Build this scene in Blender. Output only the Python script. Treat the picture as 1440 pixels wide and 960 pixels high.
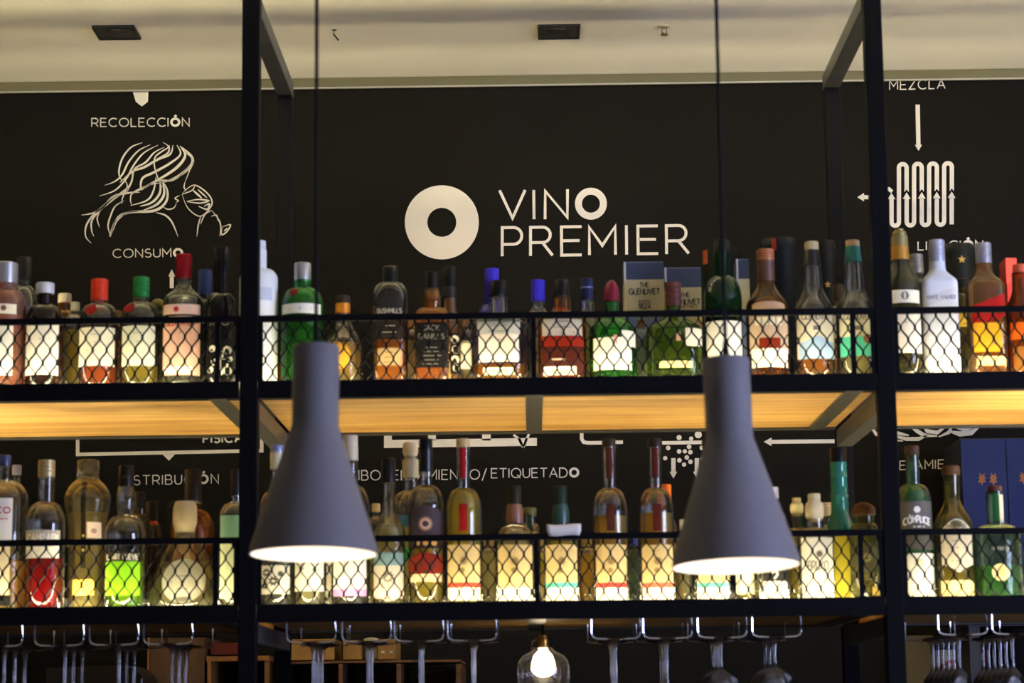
import bpy, math, random
from mathutils import Matrix, Vector
random.seed(7)
sc = bpy.context.scene
for o in list(bpy.data.objects):
    bpy.data.objects.remove(o)
COL = sc.collection

# ------------------------------------------------------------------ camera
F_PX, CAM = 3233.5, Vector((-0.0811, -4.8192, -0.6561))
YAW, PITCH, ROLL = 0.0072, 0.1585, 0.0118
ROT = (Matrix.Rotation(YAW, 3, 'Z') @ Matrix.Rotation(PITCH, 3, 'X') @ Matrix.Rotation(ROLL, 3, 'Y'))
cd = bpy.data.cameras.new('camera')
cam = bpy.data.objects.new('camera', cd)
COL.objects.link(cam)
ax, ay, az = ROT.col[0], ROT.col[2], -ROT.col[1]
cam.matrix_world = Matrix(((ax.x, ay.x, az.x, CAM.x), (ax.y, ay.y, az.y, CAM.y), (ax.z, ay.z, az.z, CAM.z), (0, 0, 0, 1)))
cd.sensor_fit = 'HORIZONTAL'
cd.sensor_width = 36
cd.lens = F_PX * 36 / 1440
cd.dof.use_dof = True
cd.dof.focus_distance = 6.6
cd.dof.aperture_fstop = 5.0
sc.camera = cam

# ------------------------------------------------------------------ world, lights, exposure
WARM = (1.0, 0.86, 0.52)
w = bpy.data.worlds.new('world')
sc.world = w
w.use_nodes = True
w.node_tree.nodes['Background'].inputs[0].default_value = (0.5, 0.6, 1.0, 1)
w.node_tree.nodes['Background'].inputs[1].default_value = 0.012


def area(name, loc, target, size, power, color, size_y=None):
    l = bpy.data.lights.new(name, 'AREA')
    l.energy = power
    l.color = color
    l.size = size
    if size_y:
        l.shape = 'RECTANGLE'
        l.size_y = size_y
    o = bpy.data.objects.new(name, l)
    COL.objects.link(o)
    o.location = loc
    o.rotation_euler = (Vector(target) - Vector(loc)).to_track_quat('-Z', 'Y').to_euler()
    return o


def spot(name, loc, target, power, color, angle, blend=1.0, size=0.06):
    l = bpy.data.lights.new(name, 'SPOT')
    l.energy = power
    l.color = color
    l.spot_size = math.radians(angle)
    l.spot_blend = blend
    l.shadow_soft_size = size
    o = bpy.data.objects.new(name, l)
    COL.objects.link(o)
    o.location = loc
    o.rotation_euler = (Vector(target) - Vector(loc)).to_track_quat('-Z', 'Y').to_euler()
    return o


# daylight through the shop window, beyond the camera's right shoulder
area('window_daylight', (4.1, -2.9, -0.45), (0.3, -0.8, -0.4), 1.6, 210, (0.53, 0.61, 1.0), 1.8)
# ceiling wall-washer for the logo; two side spots added, unseen, to brighten captions
spot('wall_washer_logo', (0.0, 0.62, 1.13), (0.0, 1.9, 0.42), 17, (1.0, 0.86, 0.68), 54, 1.0, .03)
spot('added_spot_drinker', (-0.95, 0.62, 1.13), (-1.0, 1.9, 0.35), 2.2, (1.0, 0.86, 0.66), 54, 1.0, .03)
spot('added_spot_coil', (1.05, 0.62, 1.13), (1.1, 1.9, 0.35), 2.2, (1.0, 0.86, 0.66), 54, 1.0, .03)
# added warm fill behind the camera, standing for unseen room light
area('front_fill', (-0.6, -5.2, -0.9), (0.0, 1.0, 0.6), 3.0, 3, (1.0, 0.80, 0.52), 1.2)

sc.view_settings.view_transform = 'Standard'
sc.view_settings.look = 'None'
sc.view_settings.exposure = 0.35
sc.view_settings.gamma = 1.0
sc.view_settings.use_curve_mapping = False
cy = sc.cycles
cy.use_denoising = True
cy.max_bounces = 18
cy.diffuse_bounces = 3
cy.glossy_bounces = 3
cy.transmission_bounces = 14
cy.transparent_max_bounces = 40
cy.caustics_reflective = False
cy.caustics_refractive = True
cy.sample_clamp_indirect = 6.0


# ------------------------------------------------------------------ geometry helpers
def at(px, py, Y):
    """world point on the plane Y that the photograph shows at (px, py)"""
    d = ROT @ Vector(((px - 720) / F_PX, 1.0, -(py - 480) / F_PX))
    return CAM + d * ((Y - CAM.y) / d.y)


def mpp(px, py, Y):
    return (at(px + 1, py, Y) - at(px, py, Y)).length


class MB:
    def __init__(s):
        s.v, s.f = [], []

    def add(s, vs, fs):
        n = len(s.v)
        s.v += [tuple(p) for p in vs]
        s.f += [tuple(i + n for i in f) for f in fs]
        return s

    def box(s, x0, x1, y0, y1, z0, z1):
        return s.add([(x0, y0, z0), (x1, y0, z0), (x1, y1, z0), (x0, y1, z0), (x0, y0, z1), (x1, y0, z1), (x1, y1, z1), (x0, y1, z1)],
                     [(0, 3, 2, 1), (4, 5, 6, 7), (0, 1, 5, 4), (1, 2, 6, 5), (2, 3, 7, 6), (3, 0, 4, 7)])

    def rings(s, rings, cap0=True, cap1=True):
        n = len(rings[0])
        vs = [p for r in rings for p in r]
        fs = []
        for i in range(len(rings) - 1):
            for j in range(n):
                k = (j + 1) % n
                fs.append((i * n + j, i * n + k, (i + 1) * n + k, (i + 1) * n + j))
        if cap0:
            fs.append(tuple(reversed(range(n))))
        if cap1:
            fs.append(tuple(range((len(rings) - 1) * n, len(rings) * n)))
        return s.add(vs, fs)

    def lathe(s, prof, n=28, e=2.0, asp=1.0, cap0=True, cap1=True, c=(0, 0), squish=None):
        """prof: (z, r) from low to high; e: superellipse exponent; asp: depth / width"""
        rs = []
        for z, r in prof:
            ring = []
            for j in range(n):
                a = 2 * math.pi * (j + .5) / n
                ca, sa = math.cos(a), math.sin(a)
                ee = e(r, z) if callable(e) else e
                x = math.copysign(abs(ca) ** (2 / ee), ca) * r
                y = math.copysign(abs(sa) ** (2 / ee), sa) * r * (asp(r, z) if callable(asp) else asp)
                ring.append((x + c[0], y + c[1], z))
            rs.append(ring)
        return s.rings(rs, cap0, cap1)

    def shell(s, outer, inner, n, e, asp):
        """hollow turned body: outer wall, mouth, inner wall and both bases as one closed surface"""
        a, b = MB().lathe(outer, n, e, asp, True, False), MB().lathe(inner, n, e, asp, True, False)
        s.add(a.v, a.f)
        k = len(s.v)
        s.add(b.v, [tuple(reversed(f)) for f in b.f])
        o0, i0 = (len(outer) - 1) * n, k + (len(inner) - 1) * n
        s.f += [(o0 + j, o0 + (j + 1) % n, i0 + (j + 1) % n, i0 + j) for j in range(n)]
        return s

    def tube(s, pts, r, n=8, caps=True):
        pts = [Vector(p) for p in pts]
        rs = []
        up = Vector((0, 0, 1))
        for i, p in enumerate(pts):
            t = (pts[min(i + 1, len(pts) - 1)] - pts[max(i - 1, 0)]).normalized()
            u = t.cross(up)
            if u.length < 1e-3:
                u = t.cross(Vector((1, 0, 0)))
            u.normalize()
            v = u.cross(t)
            rr = r[i] if isinstance(r, (list, tuple)) else r
            rs.append([tuple(p + (u * math.cos(2 * math.pi * j / n) + v * math.sin(2 * math.pi * j / n)) * rr) for j in range(n)])
        return s.rings(rs, caps, caps)

    def build(s, name, mat, parent=None, smooth=False, loc=None):
        me = bpy.data.meshes.new(name)
        me.from_pydata(s.v, [], s.f)
        me.update()
        if smooth:
            me.shade_smooth()
            if smooth != 2:
                try:
                    me.set_sharp_from_angle(angle=math.radians(38))
                except Exception:
                    pass
        me.materials.append(mat)
        o = bpy.data.objects.new(name, me)
        COL.objects.link(o)
        if parent:
            o.parent = parent
        if loc is not None:
            o.location = loc
        return o


def tag(o, label=None, cat=None, group=None, kind=None):
    if label:
        o['label'] = label
    if cat:
        o['category'] = cat
    if group:
        o['group'] = group
    if kind:
        o['kind'] = kind
    return o


def empty(name, loc, label, cat, group=None):
    o = bpy.data.objects.new(name, None)
    o.empty_display_size = 0.05
    COL.objects.link(o)
    o.location = loc
    return tag(o, label, cat, group)


def bevel(o, wd=0.0015, seg=2):
    m = o.modifiers.new('bevel', 'BEVEL')
    m.width = wd
    m.segments = seg
    m.limit_method = 'ANGLE'
    return o


# ------------------------------------------------------------------ materials
def srgb(r, g, b):
    def f(v):
        v /= 255
        return v / 12.92 if v <= .04045 else ((v + .055) / 1.055) ** 2.4
    return (f(r), f(g), f(b), 1.0)


_M = {}


def nt(name):
    m = bpy.data.materials.new(name)
    m.use_nodes = True
    t = m.node_tree
    t.nodes.clear()
    return m, t, t.nodes.new('ShaderNodeOutputMaterial')


def solid(col, rough=.5, metal=0.0, spec=.5, noise=0.0, scale=60, bump=0.0):
    k = ('solid', tuple(col), rough, metal, spec, noise, scale, bump)
    if k in _M:
        return _M[k]
    m, t, out = nt('painted_surface')
    p = t.nodes.new('ShaderNodeBsdfPrincipled')
    t.links.new(p.outputs[0], out.inputs[0])
    p.inputs['Base Color'].default_value = col
    p.inputs['Roughness'].default_value = rough
    p.inputs['Metallic'].default_value = metal
    p.inputs['Specular IOR Level'].default_value = spec
    if noise or bump:
        tc = t.nodes.new('ShaderNodeTexCoord')
        n = t.nodes.new('ShaderNodeTexNoise')
        n.inputs['Scale'].default_value = scale
        n.inputs['Detail'].default_value = 4
        t.links.new(tc.outputs['Object'], n.inputs['Vector'])
        if noise:
            mx = t.nodes.new('ShaderNodeMix')
            mx.data_type = 'RGBA'
            mx.inputs['A'].default_value = [c * (1 - noise) for c in col[:3]] + [1]
            mx.inputs['B'].default_value = [min(1, c * (1 + noise)) for c in col[:3]] + [1]
            t.links.new(n.outputs['Fac'], mx.inputs['Factor'])
            t.links.new(mx.outputs['Result'], p.inputs['Base Color'])
        if bump:
            b = t.nodes.new('ShaderNodeBump')
            b.inputs['Strength'].default_value = bump
            b.inputs['Distance'].default_value = .002
            t.links.new(n.outputs['Fac'], b.inputs['Height'])
            t.links.new(b.outputs[0], p.inputs['Normal'])
    _M[k] = m
    return m


def vessel(tint, glow=(1, 1, 1, 1), amt=.05, rough=.02, ior=1.5):
    """clear or tinted glass / liquid: straight-through tinted light, Fresnel gloss, a little scattering"""
    k = ('vessel', tuple(tint), tuple(glow), amt, rough, ior)
    if k in _M:
        return _M[k]
    m, t, out = nt('bottle_glass')
    N = t.nodes.new
    tr = N('ShaderNodeBsdfTransparent')
    tr.inputs[0].default_value = tint
    rf = N('ShaderNodeBsdfRefraction')
    rf.inputs['Color'].default_value = tint
    rf.inputs['Roughness'].default_value = 0
    rf.inputs['IOR'].default_value = 1.47 if ior > 1.3 else 1.08
    m0 = N('ShaderNodeMixShader')
    m0.inputs[0].default_value = .45 if ior > 1.3 else .0
    t.links.new(tr.outputs[0], m0.inputs[1])
    t.links.new(rf.outputs[0], m0.inputs[2])
    df = N('ShaderNodeBsdfDiffuse')
    df.inputs[0].default_value = glow
    tl = N('ShaderNodeBsdfTranslucent')
    tl.inputs[0].default_value = glow
    m1 = N('ShaderNodeMixShader')
    m1.inputs[0].default_value = .5
    t.links.new(df.outputs[0], m1.inputs[1])
    t.links.new(tl.outputs[0], m1.inputs[2])
    # thicker glass along the silhouette scatters more
    lw = N('ShaderNodeLayerWeight')
    lw.inputs['Blend'].default_value = .35
    mr = N('ShaderNodeMapRange')
    mr.inputs['From Min'].default_value = .42
    mr.inputs['From Max'].default_value = 1
    mr.inputs['To Min'].default_value = amt
    mr.inputs['To Max'].default_value = min(1, amt * 2.2 + .26) if amt > 0 else 0
    t.links.new(lw.outputs['Facing'], mr.inputs['Value'])
    m2 = N('ShaderNodeMixShader')
    t.links.new(mr.outputs[0], m2.inputs[0])
    t.links.new(m0.outputs[0], m2.inputs[1])
    t.links.new(m1.outputs[0], m2.inputs[2])
    gl = N('ShaderNodeBsdfGlossy')
    gl.inputs['Roughness'].default_value = rough
    fr = N('ShaderNodeFresnel')
    fr.inputs[0].default_value = ior
    m3 = N('ShaderNodeMixShader')
    t.links.new(fr.outputs[0], m3.inputs[0])
    t.links.new(m2.outputs[0], m3.inputs[1])
    t.links.new(gl.outputs[0], m3.inputs[2])
    t.links.new(m3.outputs[0], out.inputs[0])
    _M[k] = m
    return m


def emit(col, strength):
    m, t, out = nt('lit_surface')
    e = t.nodes.new('ShaderNodeEmission')
    e.inputs[0].default_value = (*col[:3], 1)
    e.inputs[1].default_value = strength
    t.links.new(e.outputs[0], out.inputs[0])
    return m


def wood(c1, c2, scale=1.0, axis='X', rough=.55):
    m, t, out = nt('wood_grain')
    N = t.nodes.new
    p = N('ShaderNodeBsdfPrincipled')
    t.links.new(p.outputs[0], out.inputs[0])
    p.inputs['Roughness'].default_value = rough
    tc = N('ShaderNodeTexCoord')
    oi = N('ShaderNodeObjectInfo')
    ad = N('ShaderNodeVectorMath')
    ad.operation = 'ADD'
    mu = N('ShaderNodeVectorMath')
    mu.operation = 'SCALE'
    mu.inputs[0].default_value = (7.3, 3.1, 5.7)
    t.links.new(oi.outputs['Random'], mu.inputs['Scale'])
    t.links.new(tc.outputs['Object'], ad.inputs[0])
    t.links.new(mu.outputs[0], ad.inputs[1])
    mp = N('ShaderNodeMapping')
    sx = (1.6, 26, 26) if axis == 'X' else (26, 26, 1.6)
    mp.inputs['Scale'].default_value = [v * scale for v in sx]
    t.links.new(ad.outputs[0], mp.inputs[0])
    n = N('ShaderNodeTexNoise')
    n.inputs['Scale'].default_value = 1.0
    n.inputs['Detail'].default_value = 7
    n.inputs['Roughness'].default_value = .62
    n.inputs['Distortion'].default_value = .6
    t.links.new(mp.outputs[0], n.inputs['Vector'])
    cr = N('ShaderNodeValToRGB')
    cr.color_ramp.elements[0].position = .34
    cr.color_ramp.elements[0].color = c1
    cr.color_ramp.elements[1].position = .62
    cr.color_ramp.elements[1].color = c2
    t.links.new(n.outputs['Fac'], cr.inputs[0])
    t.links.new(cr.outputs[0], p.inputs['Base Color'])
    _M[id(m)] = m
    return m


M_STEEL = solid(srgb(12, 12, 15), .6, 0.0, .06, .25, 40)
M_RAW = solid(srgb(74, 74, 70), .38, .35, .5, .35, 18)
M_WOOD = wood(srgb(158, 114, 52), srgb(206, 166, 92))
M_BARWOOD = wood(srgb(70, 48, 30), srgb(120, 86, 52), .8)
M_WALL = solid(srgb(16, 14, 12), .8, 0, .12, .12, 8)
M_CEIL = solid(srgb(222, 216, 196), .85, 0, .2, .03, 5)
M_INK = solid(srgb(232, 224, 210), .7, 0, .2)
M_LED = emit(WARM, 58)
M_BASE_GLOW = emit(WARM, 150)
M_REAR_GLOW = {'u': emit(WARM, 6), 'l': emit(WARM, 60)}
M_CEIL_FILL = emit((1.0, .90, .54), 370)
M_TAPE = solid(srgb(225, 220, 205), .5)
M_CHROME = solid((.75, .76, .8, 1), .16, 1.0)
M_WINEGLASS = vessel((.96, .97, .98, 1), (.8, .85, 1, 1), 0, .09, 1.8)
M_LAMP = solid(srgb(104, 101, 106), .6, 0, .4, .08, 120, .08)
M_LAMPIN = solid(srgb(245, 240, 228), .6)
M_CORD = solid(srgb(18, 18, 22), .8, 0, .1)
M_BLACK = solid(srgb(14, 14, 16), .35)

# ------------------------------------------------------------------ stroke lettering
def arc(cx, cy_, rx, ry, a0, a1, n=14):
    return [(cx + rx * math.cos(math.radians(a0 + (a1 - a0) * i / n)), cy_ + ry * math.sin(math.radians(a0 + (a1 - a0) * i / n))) for i in range(n + 1)]


G = {
    'A': ([[(0, 0), (.42, 1), (.84, 0)], [(.16, .34), (.68, .34)]], .84),
    'B': ([[(0, 0), (0, 1), (.38, 1)] + arc(.38, .76, .24, .24, 90, -90, 8) + [(0, .52)], [(.38, .52)] + arc(.42, .26, .26, .26, 90, -90, 8) + [(0, 0)]], .68),
    'C': ([arc(.5, .5, .5, .5, 48, 312, 22)], .86),
    'D': ([[(0, 0), (0, 1), (.32, 1)] + arc(.32, .5, .48, .5, 90, -90, 16) + [(0, 0)]], .8),
    'E': ([[(.62, 1), (0, 1), (0, 0), (.64, 0)], [(0, .52), (.56, .52)]], .64),
    'F': ([[(.62, 1), (0, 1), (0, 0)], [(0, .5), (.54, .5)]], .62),
    'G': ([arc(.5, .5, .5, .5, 48, 330, 24) + [(.94, .45), (.55, .45)]], .94),
    'H': ([[(0, 0), (0, 1)], [(.72, 0), (.72, 1)], [(0, .52), (.72, .52)]], .72),
    'I': ([[(0, 0), (0, 1)]], .02),
    'J': ([[(.44, 1), (.44, .28)] + arc(.22, .25, .22, .25, 0, -150, 8)], .44),
    'K': ([[(0, 0), (0, 1)], [(.66, 1), (.02, .4)], [(.25, .6), (.7, 0)]], .7),
    'L': ([[(0, 1), (0, 0), (.58, 0)]], .58),
    'M': ([[(0, 0), (0, 1), (.43, .36), (.86, 1), (.86, 0)]], .86),
    'N': ([[(0, 0), (0, 1), (.74, 0), (.74, 1)]], .74),
    'O': ([arc(.5, .5, .5, .5, 0, 360, 30)], 1.0),
    'P': ([[(0, 0), (0, 1), (.36, 1)] + arc(.36, .69, .31, .31, 90, -90, 10) + [(0, .38)]], .67),
    'Q': ([arc(.5, .5, .5, .5, 0, 360, 30), [(.62, .3), (.95, -.06)]], 1.0),
    'R': ([[(0, 0), (0, 1), (.38, 1)] + arc(.38, .71, .29, .29, 90, -90, 10) + [(0, .42)], [(.38, .42), (.7, 0)]], .7),
    'S': ([arc(.32, .74, .28, .26, 40, 250, 12)[:-1] + arc(.32, .27, .31, .27, 78, -150, 12)], .64),
    'T': ([[(0, 1), (.74, 1)], [(.37, 1), (.37, 0)]], .74),
    'U': ([[(0, 1), (0, .36)] + arc(.35, .36, .35, .36, 180, 360, 12) + [(.7, 1)]], .7),
    'V': ([[(0, 1), (.43, 0), (.86, 1)]], .86),
    'W': ([[(0, 1), (.32, 0), (.6, 1), (.88, 0), (1.2, 1)]], 1.2),
    'X': ([[(0, 0), (.7, 1)], [(0, 1), (.7, 0)]], .7),
    'Y': ([[(0, 1), (.38, .45), (.76, 1)], [(.38, .45), (.38, 0)]], .76),
    'Z': ([[(0, 1), (.66, 1), (0, 0), (.68, 0)]], .68),
    '/': ([[(0, -.15), (.45, 1.12)]], .45),
    '1': ([[(0, .8), (.2, 1), (.2, 0)]], .22),
    '2': ([arc(.3, .7, .28, .3, 160, -40, 10) + [(0, 0), (.62, 0)]], .62),
    '4': ([[(.46, 0), (.46, 1), (0, .26), (.64, .26)]], .64),
    '8': ([arc(.3, .75, .25, .25, 0, 360, 14), arc(.3, .26, .3, .26, 0, 360, 14)], .6),
    '?': ([arc(.3, .72, .28, .28, 170, -60, 10) + [(.3, .3), (.3, .22)], [(.3, .06), (.3, -.04)]], .6),
    "'": ([[(0, 1.0), (0, .75)]], .02),
}
G['Ó'] = (G['O'][0] + [[(.42, 1.12), (.62, 1.34)]], 1.0)
G['Í'] = (G['I'][0] + [[(-.06, 1.1), (.1, 1.3)]], .02)
G['Ñ'] = (G['N'][0] + [[(.15, 1.12), (.3, 1.22), (.45, 1.14), (.6, 1.24)]], .74)


def strip(mb, pts, wd, fmap, taper=False):
    """flat ribbon along a 2-D polyline, mapped to 3-D by fmap"""
    P = [Vector(p) for p in pts]
    closed = (P[0] - P[-1]).length < 1e-6 and len(P) > 3
    if closed:
        P = P[:-1]
    n = len(P)
    vs = []
    for i, p in enumerate(P):
        a = P[i - 1] if (i > 0 or closed) else None
        b = P[(i + 1) % n] if (i < n - 1 or closed) else None
        d0 = (p - a).normalized() if a is not None else None
        d1 = (b - p).normalized() if b is not None else None
        if d0 is None:
            d0 = d1
        if d1 is None:
            d1 = d0
        n0, n1 = Vector((-d0.y, d0.x)), Vector((-d1.y, d1.x))
        mt = n0 + n1
        if mt.length < .1:
            mt = n0
        mt.normalize()
        k = 1 / max(.45, mt.dot(n0))
        ww = wd
        if taper:
            ww = wd * max(.28, math.sin(math.pi * min(1, max(0, i / (n - 1)))) ** .6)
        vs += [fmap(*(p + mt * ww * .5 * k)), fmap(*(p - mt * ww * .5 * k))]
    fs = [(2 * i, 2 * i + 1, 2 * i + 3, 2 * i + 2) for i in range(n - 1)]
    if closed:
        fs.append((2 * n - 2, 2 * n - 1, 1, 0))
    mb.add(vs, fs)


def text(mb, s, fmap, x0, x1, yb0, yb1, h, sw, gap=.26, bold=(), bw=2.3, up=-1):
    """lettering from x0 to x1 on a baseline yb0 -> yb1, cap height h (photo pixels: up = -1)"""
    ws = [(.45 if ch == ' ' else G[ch][1]) for ch in s]
    tot = sum(ws) + gap * (len(s) - 1)
    kx = (x1 - x0) / tot
    x = 0
    for i, ch in enumerate(s):
        if ch != ' ':
            for st in G[ch][0]:
                pts = []
                for (u, v) in st:
                    X = x0 + (x + u) * kx
                    b = yb0 + (yb1 - yb0) * (X - x0) / max(1e-6, x1 - x0)
                    pts.append((X, b + up * v * h))
                wd = sw * (bw if i in bold else 1)
                if i in bold and len(st) > 20:     # fat ring: keep the outer size
                    c0 = x0 + (x + .5) * kx
                    cy0 = pts[0][1]
                    pts = [((px - c0) * .84 + c0, (py - cy0) * .84 + cy0) for px, py in pts]
                strip(mb, pts, wd, fmap)
        x += ws[i] + gap


# ------------------------------------------------------------------ room shell
WALL_Y, CEIL_Z = 1.90, 1.176
LX, RX, FY = -3.2, 4.4, -5.6
FLOOR_Z = -2.2
wall = tag(MB().box(LX, RX, WALL_Y, WALL_Y + .1, FLOOR_Z, 1.6).build('wall_back', M_WALL), kind='structure')
tag(MB().box(LX - .1, LX, FY, WALL_Y + .1, FLOOR_Z, 1.6).build('wall_left', solid(srgb(70, 64, 56), .8)), kind='structure')
tag(MB().box(LX, RX, FY, WALL_Y, FLOOR_Z - .1, FLOOR_Z).build('floor', solid(srgb(82, 70, 60), .5, 0, .4, .2, 4)), kind='structure')
# plaster ceiling: main field, shallow raised tray and a slot shaped to shade the band along the wall
cl = MB()
CP = [(FY, .030), (.50, .030), (.9, .030), (1.20, .030), (1.30, .029), (1.40, .024), (1.52, .015), (1.60, .011), (1.645, .012), (1.665, .046), (1.70, .082), (1.80, .088), (1.84, .072), (1.865, .042)]


def ceil_h(y):
    pts = CP
    for i in range(len(pts) - 1):
        if pts[i][0] <= y <= pts[i + 1][0]:
            (x0, a0), (x1, a1) = pts[i], pts[i + 1]
            m0 = (a1 - pts[i - 1][1]) / (x1 - pts[i - 1][0]) if i > 0 else 0
            m1 = (pts[i + 2][1] - a0) / (pts[i + 2][0] - x0) if i < len(pts) - 2 else (a1 - a0) / (x1 - x0)
            t = (y - x0) / (x1 - x0)
            h = x1 - x0
            return CEIL_Z - .030 + a0 * (2 * t ** 3 - 3 * t * t + 1) + h * m0 * (t ** 3 - 2 * t * t + t) + a1 * (3 * t * t - 2 * t ** 3) + h * m1 * (t ** 3 - t * t)
    return CEIL_Z


ys_c = [FY] + [.5 + .0145 * i for i in range(95)] + [1.865]
rg0 = [(y, ceil_h(y)) for y in ys_c] + [(1.865, 1.6), (FY, 1.6)]
cl.rings([[(LX, y, z) for y, z in rg0], [(RX, y, z) for y, z in rg0]])
ceil = tag(cl.build('ceiling', M_CEIL, None, True), kind='structure')
# added olive strip along the wall; the band's shade is in its colour
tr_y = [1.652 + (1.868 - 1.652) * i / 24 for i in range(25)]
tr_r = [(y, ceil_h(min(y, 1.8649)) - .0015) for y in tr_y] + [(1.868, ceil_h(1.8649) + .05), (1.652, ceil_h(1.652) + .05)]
tag(MB().rings([[(LX, y, z) for y, z in tr_r], [(RX, y, z) for y, z in tr_r]]).build('shade_strip_1', solid(srgb(148, 142, 104), .8, 0, .1), None, True), kind='structure')


def wmap(x, y):
    p = at(x, y, WALL_Y - .0015)
    return (p.x, p.y, p.z)


def wpart(name, label, fn):
    mb = MB()
    fn(mb)
    o = mb.build(name, M_INK, wall)
    o['label'] = label
    return o


def disc_ring(mb, cx, cy_, ro, ri, fmap, n=48):
    vs = []
    for i in range(n):
        a = 2 * math.pi * i / n
        vs += [fmap(cx + ro * math.cos(a), cy_ + ro * math.sin(a)), fmap(cx + ri * math.cos(a), cy_ + ri * math.sin(a))]
    mb.add(vs, [(2 * i, 2 * i + 1, (2 * i + 3) % (2 * n), (2 * i + 2) % (2 * n)) for i in range(n)])


def poly(mb, pts, fmap):
    mb.add([fmap(*p) for p in pts], [tuple(range(len(pts)))])


def f_logo(mb):
    disc_ring(mb, 621.3, 312.5, 52, 20.4, wmap, 64)


wpart('ring_emblem', 'large cream ring emblem', f_logo)


def f_vino(mb):
    S = lambda pts, wd=4.0: strip(mb, pts, wd, wmap)
    S([(702.5, 267.5), (720.8, 306.5), (738.5, 267)])
    S([(750.6, 267), (751, 308)])
    S([(766.5, 308), (766.8, 268.5), (797.8, 305.5), (798, 266)])
    disc_ring(mb, 831, 286.3, 22.4, 12.7, wmap, 48)


def f_prem(mb):
    S = lambda pts, wd=4.0: strip(mb, pts, wd, wmap)
    A = lambda cx, cyy, r, a0, a1: [(cx + r * math.cos(math.radians(a)), cyy - r * math.sin(math.radians(a))) for a in range(a0, a1 - 1, -15)]
    S([(706.2, 360), (706.2, 320), (722, 319.7)] + A(722, 331.5, 11.8, 75, -75) + [(722, 343.3), (708, 343.5)])
    S([(746, 359.6), (746, 319.6), (763, 319.2)] + A(763, 330, 10.8, 75, -75) + [(763, 340.8), (748, 341)])
    S([(763, 341), (777, 359)])
    S([(818, 318.6), (789.5, 319), (789.8, 358.6), (818, 358.2)])
    S([(790, 338.4), (815, 338)])
    S([(829, 358.6), (828.6, 319.5), (847, 345), (865.2, 318), (865.6, 358)])
    S([(880.8, 316.6), (881.2, 357.8)])
    S([(925, 317.4), (897, 317.8), (897.4, 356.8), (925.6, 356.4)])
    S([(897.5, 336.6), (922.4, 336.3)])
    S([(937.4, 357), (937, 317.2), (954, 316.8)] + A(954, 327.6, 10.8, 75, -75) + [(954, 338.4), (939, 338.6)])
    S([(954, 338.5), (968.6, 356.2)])


wpart('lettering', 'upper word of the cream wall logo', f_vino)
wpart('lettering', 'lower word of the cream wall logo', f_prem)
wpart('lettering', 'cream caption above the drawing of the drinker', lambda mb: text(mb, 'RECOLECCIÓN', wmap, 129, 266, 178, 177.4, 11.6, 1.45, .27, (9,), 2.3))
wpart('lettering', 'cream caption below the drawing of the drinker', lambda mb: text(mb, 'CONSUMO', wmap, 159, 257, 362, 361, 11.6, 1.45, .27, (6,), 2.4))
wpart('lettering', 'cream caption partly hidden by the ceiling', lambda mb: text(mb, 'MEZCLA', wmap, 1251, 1329, 126, 124.3, 12.6, 1.45, .3))
wpart('lettering', 'cream caption under the coil drawing', lambda mb: text(mb, 'LIZACIÓN', wmap, 1291, 1382, 351.5, 349.5, 11.8, 1.6, .27, (6,), 2.3))
wpart('lettering', 'caption under the bracket', lambda mb: text(mb, 'DISTRIBUCIÓN', wmap, 169, 307, 682, 679.5, 13, 1.5, .3, (10,), 2.1))
wpart('lettering', 'bold caption inside the bracket', lambda mb: text(mb, 'FÍSICA', wmap, 286, 341, 622.5, 621, 12, 2.6, .3))
wpart('lettering', 'long caption behind the middle bottles', lambda mb: (text(mb, 'EMBOTELLAMIENTO/', wmap, 481, 684, 675, 673.4, 13.4, 1.5, .28), text(mb, 'ETIQUETADO', wmap, 691, 814, 671.7, 670.6, 13, 1.5, .24, (9,), 2.3)))
wpart('lettering', 'caption beside the blue cabinet', lambda mb: text(mb, 'AÑEJAMIENTO', wmap, 1238, 1370, 661, 657, 12, 1.6, .3))


def f_icons(mb):
    S = lambda pts, wd: strip(mb, pts, wd, wmap)
    # cut end of the picking icon
    poly(mb, [(176, 118), (186, 127), (190, 130), (195, 129), (196, 118)], wmap)
    poly(mb, [(186, 127), (190, 130), (195, 129), (196, 118), (211, 118), (208.5, 127), (208, 143), (199.5, 149.5), (191, 143)], wmap)
wpart('wall_icon', 'pointed tip of a picking icon', f_icons)


def f_arrows(mb):
    S = lambda pts, wd: strip(mb, pts, wd, wmap)
    S([(241.5, 405), (241.5, 387)], 5.5)
    poly(mb, [(236.5, 388.5), (246.5, 388.5), (241.5, 378.5)], wmap)
wpart('wall_icon', 'small arrow pointing up', f_arrows)


def f_arrow2(mb):
    S = lambda pts, wd: strip(mb, pts, wd, wmap)
    S([(1290.4, 147), (1291.5, 204)], 6)
    poly(mb, [(1286.4, 203.6), (1296.6, 203.4), (1291.8, 212)], wmap)
wpart('wall_icon', 'arrow pointing down to the coil', f_arrow2)


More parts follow.
